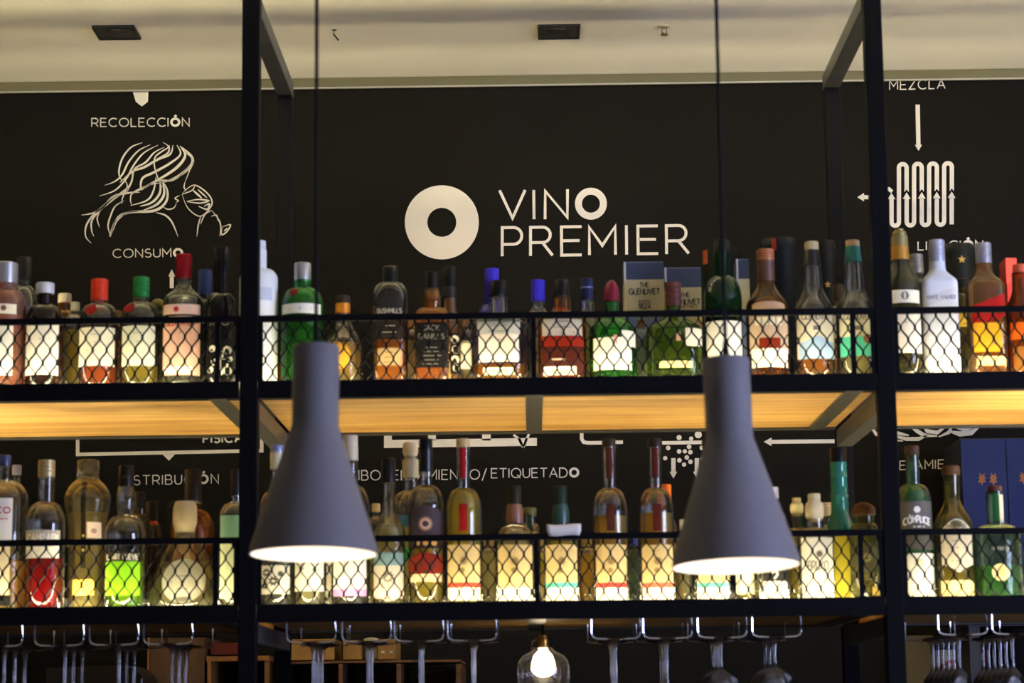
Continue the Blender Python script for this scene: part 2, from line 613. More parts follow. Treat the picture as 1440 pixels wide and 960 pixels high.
def f_coil(mb):
    S = lambda pts, wd=6.0: strip(mb, pts, wd, wmap)
    ax_ = [1253.7, 1275, 1296.2, 1317.3, 1338.3]
    for i, a in enumerate(ax_):
        dy = -.02 * (a - 1253)
        poly(mb, [(a - 5.4, 280 + dy), (a, 270.8 + dy), (a + 5.4, 280 + dy)], wmap)
        if i < 4:
            b = a + 10.4
            c = ax_[i + 1]
            ub = [(a + 5.2 - 5.2 * math.cos(math.radians(t)), 312 + dy + 5.2 * math.sin(math.radians(t))) for t in range(0, 181, 20)]
            ut = [(b + 5.4 - 5.4 * math.cos(math.radians(t)), 236 + dy - 5.4 * math.sin(math.radians(t))) for t in range(0, 181, 20)]
            S([(a, 279 + dy)] + ub + ut + [(b + 10.8, 264 + dy)])
            c = b + 10.8
            poly(mb, [(c - 3, 263.8 + dy), (c + 3, 263.8 + dy), (c + 3, 270 + dy), (c, 266 + dy), (c - 3, 270 + dy)], wmap)
        else:
            S([(a, 279 + dy), (a, 317 + dy)])
    S([(1244, 266), (1250, 265.5), (1254.5, 269.5)], 5)
wpart('wall_icon', 'coiled pipe of upward arrows', f_coil)


def f_arrow3(mb):
    strip(mb, [(1240, 277), (1213, 277.2)], 5.5, wmap)
    poly(mb, [(1205.5, 277.2), (1215, 271.4), (1215, 283)], wmap)
wpart('wall_icon', 'small arrow pointing away from the coil', f_arrow3)


def f_bracket(mb):
    S = lambda pts, wd: strip(mb, pts, wd, wmap)
    S([(109.2, 600), (109.2, 638.7), (368, 633.5), (368, 600)], 5)
    poly(mb, [(229, 639), (246, 638.6), (237.6, 647.5)], wmap)
wpart('wall_icon', 'square bracket with a small pointer', f_bracket)


def f_conveyor(mb):
    poly(mb, [(540, 618.5), (755, 615.5), (755, 626.6), (540, 629.6)], wmap)
    for a, b in ((540, 551), (602, 613), (678, 690)):
        poly(mb, [(a, 605), (b, 605), (b, 619), (a, 619)], wmap)
    strip(mb, [(722, 611), (730, 617), (736, 629)], 3.4, wmap)
    strip(mb, [(744, 610), (740, 618), (736, 629)], 3.4, wmap)
wpart('wall_icon', 'thick conveyor bar', f_conveyor)


def f_elbow(mb):
    strip(mb, [(818, 600), (818, 617), (821, 621.5), (828, 622.6), (876, 621.4)], 5, wmap)
    strip(mb, [(931, 622.6), (1003, 621.4)], 5, wmap)
wpart('wall_icon', 'elbowed pipe line', f_elbow)


def f_bubbles(mb):
    for (x, y, r) in ((955, 615, 3.6), (972, 616.5, 3), (982, 611, 5), (939.7, 629.6, 3.2), (955, 634.5, 3.2), (963, 634.4, 3), (970.8, 635.5, 3.2), (965.8, 643, 3.2),
                      (955.4, 647, 3.2), (971, 649, 3.2), (962, 653, 3), (935.5, 644, 3), (969, 628, 3.2), (987, 629.5, 3.2), (988, 645, 3), (1000, 636, 3.2)):
        poly(mb, [(x + r * math.cos(t * math.pi / 8), y + r * math.sin(t * math.pi / 8)) for t in range(16)], wmap)
    for x in (947, 980):
        strip(mb, [(x, 644), (x, 664)], 6, wmap)
        poly(mb, [(x - 5.4, 663), (x + 5.4, 663), (x, 672.6)], wmap)
wpart('wall_icon', 'drops falling over two arrows', f_bubbles)


def f_arrow4(mb):
    strip(mb, [(1174, 620.2), (1083, 621)], 5.5, wmap)
    poly(mb, [(1074, 621), (1085, 615), (1085, 627)], wmap)
wpart('wall_icon', 'long arrow pointing to the drops', f_arrow4)


def f_barrel(mb):
    S = lambda pts, wd: strip(mb, pts, wd, wmap, True)
    S([(1222, 596), (1232, 610), (1250, 617.5), (1270, 620)], 5)
    S([(1240, 597), (1256, 608), (1278, 612)], 7)
    S([(1252, 612), (1275, 617), (1292, 617), (1304, 612)], 6)
    S([(1278, 598), (1290, 606), (1300, 612), (1318, 613)], 6)
    S([(1296, 596), (1304, 606), (1318, 608), (1330, 600)], 6)
    S([(1320, 614), (1334, 608), (1340, 598)], 5)
    S([(1334, 606), (1350, 610), (1366, 608), (1376, 601)], 8)
    S([(1340, 600), (1356, 604), (1372, 600)], 5)
wpart('wall_icon', 'lower edge of a barrel drawing', f_barrel)


def f_woman(mb):
    z = lambda pts: [(90 + x / 3.554, 110 + y / 3.556) for x, y in pts]

    def S(pts, wd=7.0):
        P = z(pts)
        Q = []
        for i in range(len(P) - 1):     # Catmull-Rom
            p0, p1, p2, p3 = [Vector(P[max(0, min(len(P) - 1, k))]) for k in (i - 1, i, i + 1, i + 2)]
            for s_ in range(5):
                t = s_ / 5
                q = .5 * ((2 * p1) + (p2 - p0) * t + (2 * p0 - 5 * p1 + 4 * p2 - p3) * t * t + (3 * p1 - p0 - 3 * p2 + p3) * t ** 3)
                Q.append(tuple(q))
        Q.append(P[-1])
        strip(mb, Q, wd / 3.55, wmap, True)
    hair = [
        ([(392, 322), (335, 345), (292, 400), (274, 470), (290, 515)], 9), ([(432, 332), (372, 362), (322, 420), (292, 480), (255, 515), (204, 535)], 9),
        ([(470, 334), (400, 372), (350, 432), (312, 500), (255, 560), (178, 588)], 9), ([(500, 345), (450, 372), (408, 420), (352, 455), (338, 520), (310, 575)], 9),
        ([(494, 320), (522, 342), (490, 365), (455, 395), (452, 440), (470, 500), (492, 545)], 7), ([(545, 335), (530, 380), (470, 405), (400, 445), (345, 465), (280, 520)], 12),
        ([(565, 335), (582, 380), (530, 425), (450, 470), (392, 500), (385, 555), (410, 540)], 12), ([(580, 338), (606, 385), (570, 440), (500, 490), (395, 545)], 14),
        ([(590, 345), (640, 395), (632, 440), (570, 490), (500, 520)], 15), ([(600, 365), (646, 410), (628, 460), (606, 515)], 6),
        ([(645, 420), (600, 470), (540, 510), (470, 512), (400, 548), (350, 572)], 9), ([(526, 335), (520, 372), (470, 400)], 8),
        ([(500, 520), (420, 535), (345, 572), (332, 605), (338, 632)], 7), ([(378, 570), (330, 572), (250, 590), (200, 640), (150, 672), (88, 684)], 12),
        ([(345, 470), (330, 530), (290, 570), (230, 612), (150, 680), (112, 735), (108, 790), (136, 824)], 10), ([(312, 560), (240, 612), (180, 660), (140, 710), (138, 760), (150, 790)], 9),
        ([(300, 505), (316, 540), (292, 600), (290, 628)], 6), ([(184, 655), (166, 700), (178, 745)], 7),
        ([(460, 492), (448, 560), (415, 610), (332, 636)], 9), ([(478, 505), (480, 570), (440, 620), (380, 640)], 12), ([(492, 510), (500, 580), (462, 632), (395, 660)], 13),
        ([(485, 505), (516, 560), (508, 620), (450, 662), (330, 670), (265, 700), (232, 790)], 13), ([(300, 612), (256, 640), (232, 690), (220, 740), (234, 792)], 8),
        ([(310, 672), (262, 712), (240, 760), (228, 792)], 14), ([(410, 660), (330, 668), (282, 690)], 9),
    ]
    for p, wd in hair:
        S(p, wd)
    for p, wd in [([(606, 515), (600, 545), (612, 562)], 6), ([(578, 585), (555, 600), (572, 612), (560, 620)], 6), ([(562, 625), (548, 648), (520, 655), (498, 645)], 6),
                  ([(460, 672), (505, 684), (540, 720), (570, 792)], 9), ([(590, 580), (620, 650), (682, 690), (735, 640), (735, 600), (700, 560), (652, 534), (612, 555), (590, 580)], 7),
                  ([(590, 580), (640, 560), (654, 536)], 6), ([(615, 615), (670, 606), (722, 612), (680, 624), (615, 617)], 8), ([(645, 560), (690, 600)], 10), ([(668, 555), (715, 598)], 7),
                  ([(672, 640), (715, 655), (726, 628), (700, 640)], 9), ([(740, 660), (705, 680), (682, 730)], 7), ([(684, 690), (672, 730), (664, 792)], 7), ([(735, 690), (762, 685), (770, 715)], 7),
                  ([(740, 662), (775, 710), (784, 750), (778, 790)], 7), ([(792, 742), (832, 732), (815, 765), (788, 782), (792, 742)], 7), ([(800, 765), (818, 748)], 8)]:
        S(p, wd)
wpart('wall_drawing', 'line drawing of a long-haired person drinking from a wine glass', f_woman)

# ------------------------------------------------------------------ hanging steel shelf
PW, S, D = .038, 1.35, .678
ZB = {'u': 0.0, 'l': -.4708}
TRAY_TOP = .022            # wood surface above the underside
posts_x = [-1.5 * S, -.5 * S, .5 * S, 1.5 * S]
frame = empty('hanging_shelf_frame', (0, 0, CEIL_Z), 'black square-tube steel frame hanging from the ceiling and carrying both bottle shelves', 'shelf frame')


def fr(name, mb, mat=M_STEEL, bv=.002):
    o = mb.build(name, mat, frame)
    o.location = -frame.location
    bevel(o, bv)
    return o


for px_ in posts_x:
    a, b = px_ - PW / 2, px_ + PW / 2
    fr('post', MB().box(a, b, 0, PW, -1.3, CEIL_Z))
    fr('post', MB().box(a, b, D, D + PW, -1.3, .846))
    fr('top_beam', MB().box(a, b, PW, D + PW, .846, .886), M_RAW)
    for zb in ZB.values():
        fr('bracket', MB().box(a, b, PW, D, zb - .043, zb - .003), M_RAW)


def tray(key, i, label):
    zb = ZB[key]
    x0, x1 = posts_x[i] + PW / 2 + .001, posts_x[i + 1] - PW / 2 - .001
    t = empty('bottle_shelf', ((x0 + x1) / 2, .35, zb), label, 'shelf', 'steel and wood bottle shelves')

    def part(name, mb, mat, bv=0):
        o = mb.build(name, mat, t)
        o.location = -t.location
        if bv:
            bevel(o, bv, 1)
        return o
    lip = MB().box(x0, x1, .002, .006, zb, zb + .037)
    lip.box(x0, x1, .006, .036, zb, zb + .004)
    part('front_angle', lip, M_STEEL)
    bk = MB().box(x0, x1, D + .02, D + .024, zb, zb + .088)  # upright flange raised to keep the rear strip's light off the wall
    bk.box(x0, x1, D - .01, D + .02, zb, zb + .004)
    part('back_angle', bk, M_RAW)
    bars = [b for b in (posts_x[i] - .067 + .66 + .012, posts_x[i + 1] - .067) if x0 < b < x1]
    xs = [x0] + bars + [x1]
    n = 5
    for k in range(n):
        ya = .007 + (D + .012) / n * k
        yb = .007 + (D + .012) / n * (k + 1) - .0012
        part('board', MB().box(x0, x1, ya, yb, zb + .0045, zb + TRAY_TOP), M_WOOD, .0008)
    for b in bars:
        part('cross_bar', MB().box(b - .0185, b + .0185, .006, D + .02, zb - .0005, zb + .004), M_RAW)
    # guard fence: rail, uprights, expanded metal
    zr = zb + .1715
    part('guard_rail', MB().box(x0, x1, .001, .013, zr - .007, zr + .006), M_STEEL)
    ups = [x0 + .004] + bars + [x1 - .004]
    for u in ups:
        part('guard_upright', MB().box(u - .005, u + .005, .003, .011, zb + .036, zr), M_STEEL)
    me = MB()
    px_m, pz = .0302, .0262       # half-height pitch pz
    z_lo, z_hi = zb + .034, zr - .006
    nc = int((x1 - x0) / (px_m / 2)) + 2
    for c in range(nc):
        for r in range(-1, 5):
            if (c + r) % 2:
                continue
            xk = x0 + c * px_m / 2
            zk = z_hi - .004 - r * pz
            for sgn in (-1, 1):     # strand going down from this knot to the next one left / right
                pts = []
                for q in range(7):
                    s_ = q / 6
                    e = s_ - .10 * math.sin(2 * math.pi * s_)
                    pts.append((xk + sgn * px_m / 2 * e, zk - pz * s_))
                pts = [p for p in pts if z_lo - .002 <= p[1] <= z_hi and x0 <= p[0] <= x1]
                if len(pts) < 2:
                    continue
                hw = .00125
                rings = []
                for j, (x, z) in enumerate(pts):
                    rings.append([(x - hw, .0045, z), (x + hw, .0045, z), (x + hw, .0095, z - .0012), (x - hw, .0095, z - .0012)])
                me.rings(rings)
            if z_lo < zk < z_hi:
                me.box(xk - .0022, xk + .0022, .0038, .010, zk - .0046, zk + .0046)
    mo = part('mesh_guard', me, M_STEEL)
    # LED tape behind the lip
    led = MB().box(x0 + .01, x1 - .01, .0125, .0225, zb + TRAY_TOP + .0002, zb + TRAY_TOP + .0022).build('led_strip', M_TAPE)
    tag(led, 'LED strip and added glow lines on the ' + label, 'light strip', 'LED strips')
    d = MB().box(x0 + .012, x1 - .012, .0135, .0215, zb + TRAY_TOP + .0023, zb + TRAY_TOP + .0043).build('diffuser', M_LED, led)
    MB().box(x0 + .012, x1 - .012, .088, .108, zb + TRAY_TOP + .0001, zb + TRAY_TOP + .0006).build('added_base_glow', M_BASE_GLOW, led)  # glow line added under the bottles to light their bases
    d2 = MB().box(x0 + .012, x1 - .012, D - .165, D - .150, zb + TRAY_TOP + .0002, zb + TRAY_TOP + .0042).build('added_rear_glow', M_REAR_GLOW[key], led)  # unseen strip added to brighten the bottles and the wood overhead
    return t


tb = MB().box(-1.5 * S, 1.5 * S, .0385, .115, .929, .933).box(-1.5 * S, 1.5 * S, .0385, .0405, .933, .948).build('added_uplight', M_TAPE)  # unseen uplight added to brighten the ceiling
tag(tb, 'added LED uplight across the tops of the front posts, brightening the ceiling', 'light strip')
MB().box(-1.5 * S + .02, 1.5 * S - .02, .042, .056, .9332, .937).build('diffuser', M_CEIL_FILL, tb)
tk = MB().box(-1.9, 1.9, .27, .30, .979, .989).build('shadow_bar', M_STEEL)  # unseen bar added to cast a shadow band on the ceiling
tag(tk, 'added black bar above the steel shelf frame, shading the ceiling', 'shadow bar')
for q in (-1.5, 0, 1.5):
    MB().tube([(q, .285, .989), (q, .285, CEIL_Z + .01)], .004, 8).build('suspension_rod', M_STEEL, tk, True)
tray('u', 0, 'upper bottle shelf under the drawing of the drinker')
tray('u', 1, 'upper bottle shelf under the large ring logo')
tray('u', 2, 'upper bottle shelf under the coil drawing')
tray('l', 0, 'lower bottle shelf holding the red aperitif bottle')
tray('l', 1, 'lower bottle shelf behind the two grey pendants')
tray('l', 2, 'lower bottle shelf in front of the blue cabinet')


# ------------------------------------------------------------------ bottles
def Z(key):
    return ZB[key] + TRAY_TOP + .0010


def lerp_prof(P, z):
    for (z0, r0), (z1, r1) in zip(P, P[1:]):
        if z0 <= z <= z1:
            return r0 + (r1 - r0) * ((z - z0) / max(1e-9, z1 - z0))
    return P[0][1] if z < P[0][0] else P[-1][1]


CLEAR = ((.97, .975, .95, 1), (.98, .95, .74, 1), .008)
GREEN = ((.30, .68, .30, 1), (.10, .55, .08, 1), .16)
OLIVE = ((.45, .58, .22, 1), (.24, .36, .05, 1), .14)
AMBERG = ((.80, .55, .25, 1), (.7, .32, .05, 1), .07)
BLACKG = ((.006, .006, .007, 1), (.02, .02, .022, 1), .75)
BLUEG = ((.3, .3, .75, 1), (.10, .08, .85, 1), .35)
LIQ = {
    'amber': ((.80, .36, .03, 1), (1.0, .50, .05, 1), 0.51), 'gold': ((.86, .58, .10, 1), (1.0, .78, .20, 1), 0.51), 'pale': ((.92, .84, .50, 1), (1, .95, .55, 1), 0.45),
    'red': ((.55, .010, .016, 1), (.95, .015, .03, 1), 0.68), 'orange': ((.85, .22, .03, 1), (1, .32, .04, 1), 0.60), 'lime': ((.45, .85, .05, 1), (.55, 1, .05, 1), 0.75),
    'dark': ((.30, .09, .02, 1), (.45, .12, .03, 1), 0.45), 'clear': ((.95, .95, .88, 1), (1, 1, .85, 1), 0.15), 'green': ((.35, .65, .28, 1), (.25, .7, .25, 1), 0.52),
    'yellow': ((.85, .72, .12, 1), (1, .86, .15, 1), 0.54), 'peach': ((.92, .60, .38, 1), (1, .62, .34, 1), 0.68),
}
WHITE, CREAM, KRAFT = srgb(246, 244, 236), srgb(240, 230, 200), srgb(222, 196, 138)
SH_EXP = []


def bottle(label, key, cx, row, w_, y_cap, y_neck, y_ns, y_se, nw, cap, glass=CLEAR, liq=None, labels=(), e=2.0, asp=1.0, style='round',
           nw0=None, P=None, foil=None, name='liquor_bottle', group=None, bulge=0, frost=None):
    """pixel measures of the photograph: y_cap top of stopper, y_neck where the glass begins, y_ns / y_se shoulder, w_ body width, nw neck width
    cap: (width, colour, rough, metal, style)"""
    Y = {'f': .098, 'm': .20, 'b': .315}.get(row, row)
    zb = Z(key)
    k = mpp(cx, 500 if key == 'u' else 800, Y)
    p0 = at(cx, 520 if key == 'u' else 830, Y)
    X = p0.x
    zz = lambda y: at(cx, y, Y).z - zb
    t = empty(name, (X, Y, zb), label, 'bottle', group)
    gm = vessel(*glass) if frost is None else frost
    R = w_ / 2 * k
    # glass profile, low to high
    if P is None:
        prof = [(0, R * .86), (.0015, R * .94), (.005, R)]
        zse, zns, znk = zz(y_se), zz(y_ns), zz(y_neck)
        r0 = nw / 2 * k
        r1 = (nw0 or nw) / 2 * k
        prof.append((zse, R))
        for q in range(1, 9):
            s_ = q / 8
            z = zse + (zns - zse) * s_
            if style == 'round':
                r = r0 + (R - r0) * math.sqrt(max(0, 1 - s_ * s_))
                if q == 8:
                    r = r0
            elif style == 's':
                r = r0 + (R - r0) * (1 + math.cos(math.pi * s_)) / 2
            else:
                r = R + (r0 - R) * s_
            prof.append((z, r))
        if bulge:
            for q in range(1, 5):
                s_ = q / 5
                prof.append((zns + (znk - zns) * s_, r0 + (r1 - r0) * s_ + bulge * k * math.sin(math.pi * s_)))
        prof.append((znk, r1))
    else:
        prof = [(0, P[-1][1] / 2 * k * .9)] + [(.003, P[-1][1] / 2 * k)] + [(max(.004, zz(y)), ww / 2 * k) for y, ww in reversed(P)]
    ex = e
    if e > 2.2:
        rn = nw / 2 * k
        ex = lambda r, z: 2 + (e - 2) * max(0, min(1, (r - rn) / max(1e-6, R - rn)))
    ap = asp
    if asp != 1:
        rn2 = nw / 2 * k
        ap = lambda r, z: asp + (1 - asp) * max(0, min(1, (R - r) / max(1e-6, R - rn2)))
    nseg = 32 if w_ > 30 else 20
    if frost is None and glass is not BLACKG:
        th = min(.0028, prof[-1][1] * .3)
        inner = [(z, max(.0008, r - th)) for z, r in prof if z > .009]
        inner = [(.0085, lerp_prof(prof, .0085) * .6), (.009, lerp_prof(prof, .009) - th)] + inner
        MB().shell(prof, inner, nseg, ex, ap).build('glass', gm, t, True)
    else:
        MB().lathe(prof, nseg, ex, ap).build('glass', gm, t, True)
    # liquid
    if liq:
        yl, cname = liq
        zl = zz(yl)
        tl_ = .0031
        lp = [(.0092, (lerp_prof(prof, .0092) - tl_) * .96)] + [(z, r - tl_) for z, r in prof if .0095 < z < zl] + [(zl, lerp_prof(prof, zl) - tl_)]
        MB().lathe(lp, 28, ex, ap).build('liquid', vessel(*LIQ[cname], .05, 1.15) if cname in LIQ else cname, t, True)
    # stopper
    ct, cb = zz(y_cap), zz(y_neck)
    if cap:
        cw, cc, crgh, cmet = cap[:4]
        kind = cap[4] if len(cap) > 4 else 'cap'
        r = cw / 2 * k
        rr = prof[-1][1]
        if kind == 'ring':         # ridged metal cap
            cp = [(cb - .004, r * .98)]
            for q in range(4):
                a = cb + (ct - cb) * q / 4
                b = cb + (ct - cb) * (q + 1) / 4
                cp += [(a + .0004, r), (b - .002, r), (b - .0012, r * .94), (b - .0004, r * .94)]
            cp += [(ct, r * .9)]
        elif kind == 'dome':
            cp = [(cb - .002, r * .8), (cb + .001, r)] + [(cb + (ct - cb) * (.3 + .7 * math.sin(math.pi / 2 * s / 5)), r * max(.12, math.cos(math.pi / 2 * s / 5))) for s in range(0, 6)]
        elif kind == 'cork':
            cp = [(cb - .014, rr * .72), (cb - .0003, rr * .78), (cb, r * .96), (cb + .001, r), (ct - .002, r), (ct, r * .88)]
        elif kind == 'bulb':
            h = ct - cb
            cp = [(cb - .004, r * .7), (cb + h * .12, r * .96), (cb + h * .4, r), (cb + h * .62, r * .9), (cb + h * .72, r * .62), (cb + h * .78, r * .66), (cb + h * .97, r * .66), (ct, r * .6)]
        elif kind == 'drip':
            h = ct - cb
            cp = [(cb - .03, r * .8), (cb - .012, r * .84), (cb, r * .82), (cb + h * .3, r), (cb + h * .8, r * .98), (ct, r * .8)]
        else:
            cp = [(cb - .005, r * .99), (cb + .0004, r), (ct - .0022, r), (ct - .0006, r * .95), (ct, r * .85)]
        MB().lathe(cp, 20).build('stopper' if kind in ('cork', 'bulb', 'dome') else 'cap', vessel(*cc) if isinstance(cc[0], tuple) else solid(cc, crgh, cmet, .15 if cmet < .2 else .5), t, True)
    for (ya, yb, wd, cc, rgh, met) in (foil or ()):
        za, zc = zz(yb), zz(ya)
        q = [(za, lerp_prof(prof, za) + .0006)]
        for s_ in range(1, 6):
            z = za + (zc - za) * s_ / 5
            q.append((z, (lerp_prof(prof, z) if z < prof[-1][0] else prof[-1][1]) + .0006))
        MB().lathe(q, 22, cap0=False, cap1=False).build('foil_band', solid(cc, rgh, met), t, True)

    # paper labels on the front of the body
    def surf(x, z, off=.0006):
        r = lerp_prof(prof, min(z, prof[-1][0]))
        ee = ex(r, z) if callable(ex) else ex
        aa = ap(r, z) if callable(ap) else ap
        u = min(.995, abs(x) / max(1e-6, r))
        y = r * aa * (1 - u ** ee) ** (1 / ee)
        return (x, -y - off, z)
    for li, L in enumerate(labels):
        ya, yb, lw, cc = L[:4]
        opt = L[4] if len(L) > 4 else {}
        lx = opt.get('dx', 0) * k
        shape = opt.get('shape', 'rect')
        off = .0005 + .0004 * li
        z1, z0 = zz(ya), max(.002, zz(yb))
        hw = lw / 2 * k
        mb = MB()
        nx = 16
        nz = 5 if z1 - z0 > .03 else 3
        if shape == 'circle':
            nx = 18
        grid = []
        for i in range(nx + 1):
            u = -1 + 2 * i / nx
            t1, t0 = z1, z0
            zc, hh = (z0 + z1) / 2, (z1 - z0) / 2
            if shape == 'circle':
                u = math.sin(u * math.pi / 2)
                q = math.sqrt(max(0, 1 - u * u))
                t1, t0 = zc + hh * q, zc - hh * q
            elif shape == 'arch':
                t1 = z0 + (z1 - z0) * (.72 + .28 * math.sqrt(max(0, 1 - u * u)))
            elif shape == 'hill':
                t1 = z0 + (z1 - z0) * (.74 + .26 * (.5 + .5 * math.cos(math.pi * max(-1, min(1, u * 1.15)))))
            elif shape == 'slant':
                s2 = opt.get('slope', 10) * k
                t1, t0 = z1 + s2 * u, z0 + s2 * u
            elif shape == 'shield':
                t1 = z1 - hh * .5 * (1 - math.cos(u * math.pi / 2)) * .9
                t0 = z0 + hh * .5 * abs(u) * .5 - (0 if abs(u) > .2 else hh * .06)
            elif shape == 'smile':
                t1 = z1 - hh * .35 * u * u
                t0 = z0 + hh * .75 * (1 - math.sqrt(max(0, 1 - u * u)))
            x = lx + hw * u
            grid.append([surf(x, t0 + (t1 - t0) * j / nz, off) for j in range(nz + 1)])
        m = nz + 1
        vs = [p for c in grid for p in c]
        fs = [(i * m + j, (i + 1) * m + j, (i + 1) * m + j + 1, i * m + j + 1) for i in range(nx) for j in range(nz)]
        mb.add(vs, fs)
        lo = mb.build('paper_label', solid(cc, opt.get('rough', .6), opt.get('metal', 0), .12), t, 2)
        fm = lambda x, z: surf(x, z, off + .0004)
        ink = MB()
        icol = opt.get('ink', srgb(60, 55, 50))
        for (s_, tx, ty, tw, th, sw) in opt.get('text', ()):
            tc_ = opt.get('curve', 0)
            def fm2(x, y, ty=ty, tc_=tc_, tx=tx, tw=tw):
                u = (x - tx) / max(1, tw / 2)
                return fm(x * k, zz(y + tc_ * u * u))
            text(ink, s_, fm2, tx - tw / 2, tx + tw / 2, ty, ty, th, sw)
        for (rx, ry, rw, rh) in opt.get('rules', ()):
            poly_pts = [(rx - rw / 2, ry - rh / 2), (rx, ry - rh / 2), (rx + rw / 2, ry - rh / 2), (rx + rw / 2, ry + rh / 2), (rx, ry + rh / 2), (rx - rw / 2, ry + rh / 2)]
            ink.add([fm(a * k, zz(b)) for a, b in poly_pts], [(0, 1, 4, 5), (1, 2, 3, 4)])
        for (rx, ry, rr_, n_) in opt.get('spots', ()):
            ink.add([fm((rx + rr_ * math.cos(2 * math.pi * q / n_) * (1 if q % 2 or n_ < 14 else .6)) * k, zz(ry + rr_ * math.sin(2 * math.pi * q / n_) * (1 if q % 2 or n_ < 14 else .6))) for q in range(n_)], [tuple(range(n_))])
        if ink.v:
            ink.build('print', solid(icol, .6), lo)
    return t


def rules(y0, y1, w_, n, h=1.1):
    return [(0, y0 + (y1 - y0) * i / max(1, n - 1), w_ * (.6 + .4 * ((i * 37) % 5) / 4), h) for i in range(n)]


BLK, SILV = srgb(16, 16, 18), srgb(190, 190, 195)
CORK = srgb(176, 128, 76)
# ---- upper shelf, under the drinker drawing
UG = 'bottles on the upper shelf'
LG = 'bottles on the lower shelf'
bottle('rose-gold gin bottle with silver cap and cream label, cut by the frame edge', 'u', 4, 'f', 62, 370, 396, 408, 434, 34, (36, SILV, .3, .7), ((.85, .6, .5, 1), (1, .62, .42, 1), .22), (446, 'peach'),
       [(432, 446, 44, CREAM, {'spots': [(6, 438, 4, 8)], 'ink': srgb(120, 70, 60)}), (458, 532, 38, WHITE, {})], group=UG)
bottle('clear bottle with tall black cap standing behind the rose-gold bottle', 'u', 31, 'b', 40, 362, 392, 402, 436, 19, (21, BLK, .4, 0), CLEAR, (470, 'clear'), group=UG)
bottle('dark brown bottle with white screw cap and white label', 'u', 61, 'f', 51, 398, 410, 428, 452, 21, (26, srgb(214, 216, 220), .4, .2), ((.10, .05, .03, 1), (.10, .05, .03, 1), .3), None,
       [(452, 530, 46, WHITE, {'rules': [(0, 480, 26, 2)], 'ink': srgb(150, 160, 165)})], nw0=20, group=UG)
bottle('small amber bottle with cream cap behind the dark brown bottle', 'u', 89, 'b', 34, 413, 423, 436, 452, 17, (19, srgb(200, 190, 165), .5, 0), AMBERG, (460, 'dark'), group=UG)
bottle('pale bottle with small glass stopper between the brown and red-capped bottles', 'u', 104, 'm', 30, 425, 434, 442, 458, 12, (13, srgb(190, 186, 160), .3, 0), CLEAR, (465, 'yellow'), group=UG)
bottle('round-shouldered gin bottle with orange-red cap and red seal', 'u', 138, 'f', 55, 393, 420, 427, 452, 23, (24, srgb(226, 66, 34), .4, 0, 'ring'), CLEAR, (517, 'orange'),
       [(429, 446, 17, srgb(150, 20, 20), {'shape': 'circle', 'dx': -8}), (464, 518, 50, srgb(244, 240, 220), {'rules': rules(474, 508, 22, 4), 'ink': srgb(180, 178, 150)})], group=UG)
bottle('amber yellow bottle half hidden behind the two red-sealed bottles', 'u', 163, 'm', 27, 437, 448, 455, 470, 12, (13, srgb(120, 90, 40), .5, 0), AMBERG, (480, 'yellow'), group=UG)
bottle('round-shouldered gin bottle with green cap and red seal', 'u', 197, 'f', 56, 390, 416, 425, 450, 22, (23, srgb(44, 128, 58), .4, 0, 'ring'), CLEAR, (517, 'yellow'),
       [(426, 443, 17, srgb(150, 20, 20), {'shape': 'circle', 'dx': -14}), (462, 518, 46, srgb(238, 240, 216), {'rules': rules(472, 508, 22, 4), 'ink': srgb(176, 190, 160)})], group=UG)
bottle('olive glass bottle with domed stopper behind the green-capped bottle', 'u', 221, 'm', 32, 420, 431, 436, 456, 15, (19, srgb(128, 116, 60), .4, 0, 'dome'), OLIVE, (470, 'yellow'), group=UG)
bottle('clear gin bottle with tall red cap and pink label', 'u', 257, 'f', 56, 358, 389, 401, 424, 22, (23, srgb(150, 24, 32), .35, 0, 'ring'), CLEAR, (470, 'clear'),
       [(432, 446, 52, srgb(236, 196, 172), {'spots': [(-6, 439, 4, 8)], 'ink': srgb(190, 40, 36)}), (449, 531, 52, srgb(238, 190, 168), {'text': [('BEEFEATER', 0, 462, 40, 8, 1.6)], 'ink': srgb(190, 50, 40), 'rules': [(0, 472, 30, 1.2)]}),
        (519, 529, 40, WHITE, {'dx': -3})], style='s', e=2.6, group=UG)
bottle('dark bottle with blue cap behind the black glossy bottle', 'u', 287, 'b', 40, 380, 411, 420, 440, 19, (20, srgb(30, 44, 84), .4, 0), BLACKG, None, group=UG)
bottle('glossy black bottle with white brush marks on its lower half', 'u', 310, 'f', 43, 348, 380, 412, 432, 20, (22, srgb(24, 24, 30), .25, 0), BLACKG, None,
       [(452, 462, 36, srgb(20, 20, 22), {'text': [('XXO', 0, 460, 26, 7, 1.4)], 'ink': srgb(130, 130, 130)}),
        (482, 533, 38, srgb(18, 18, 20), {'ink': srgb(236, 234, 224), 'spots': [(-9, 493, 5, 7), (2, 501, 6, 8), (12, 495, 6, 7), (-6, 512, 5, 9), (7, 514, 7, 8), (-12, 522, 5, 7), (1, 526, 6, 9), (12, 524, 6, 8), (15, 507, 4, 7)]})], group=UG)
bottle('frosted white vodka bottle standing behind the steel post', 'u', 363, 'f', 54, 339, 352, 378, 394, 22, (20, srgb(226, 228, 232), .35, 0, 'ring'), labels=[(408, 426, 30, srgb(206, 212, 224), {'dx': 6, 'rules': rules(412, 424, 14, 3), 'ink': srgb(170, 130, 90)})],
       frost=solid(srgb(238, 240, 236), .3, 0, .5), name='liquor_bottle', group=UG)
bottle('small orange bottle between the white and the green bottle', 'u', 398, 'm', 16, 494, 500, 504, 510, 7, (8, srgb(200, 140, 40), .5, 0), CLEAR, (508, 'orange'), group=UG)
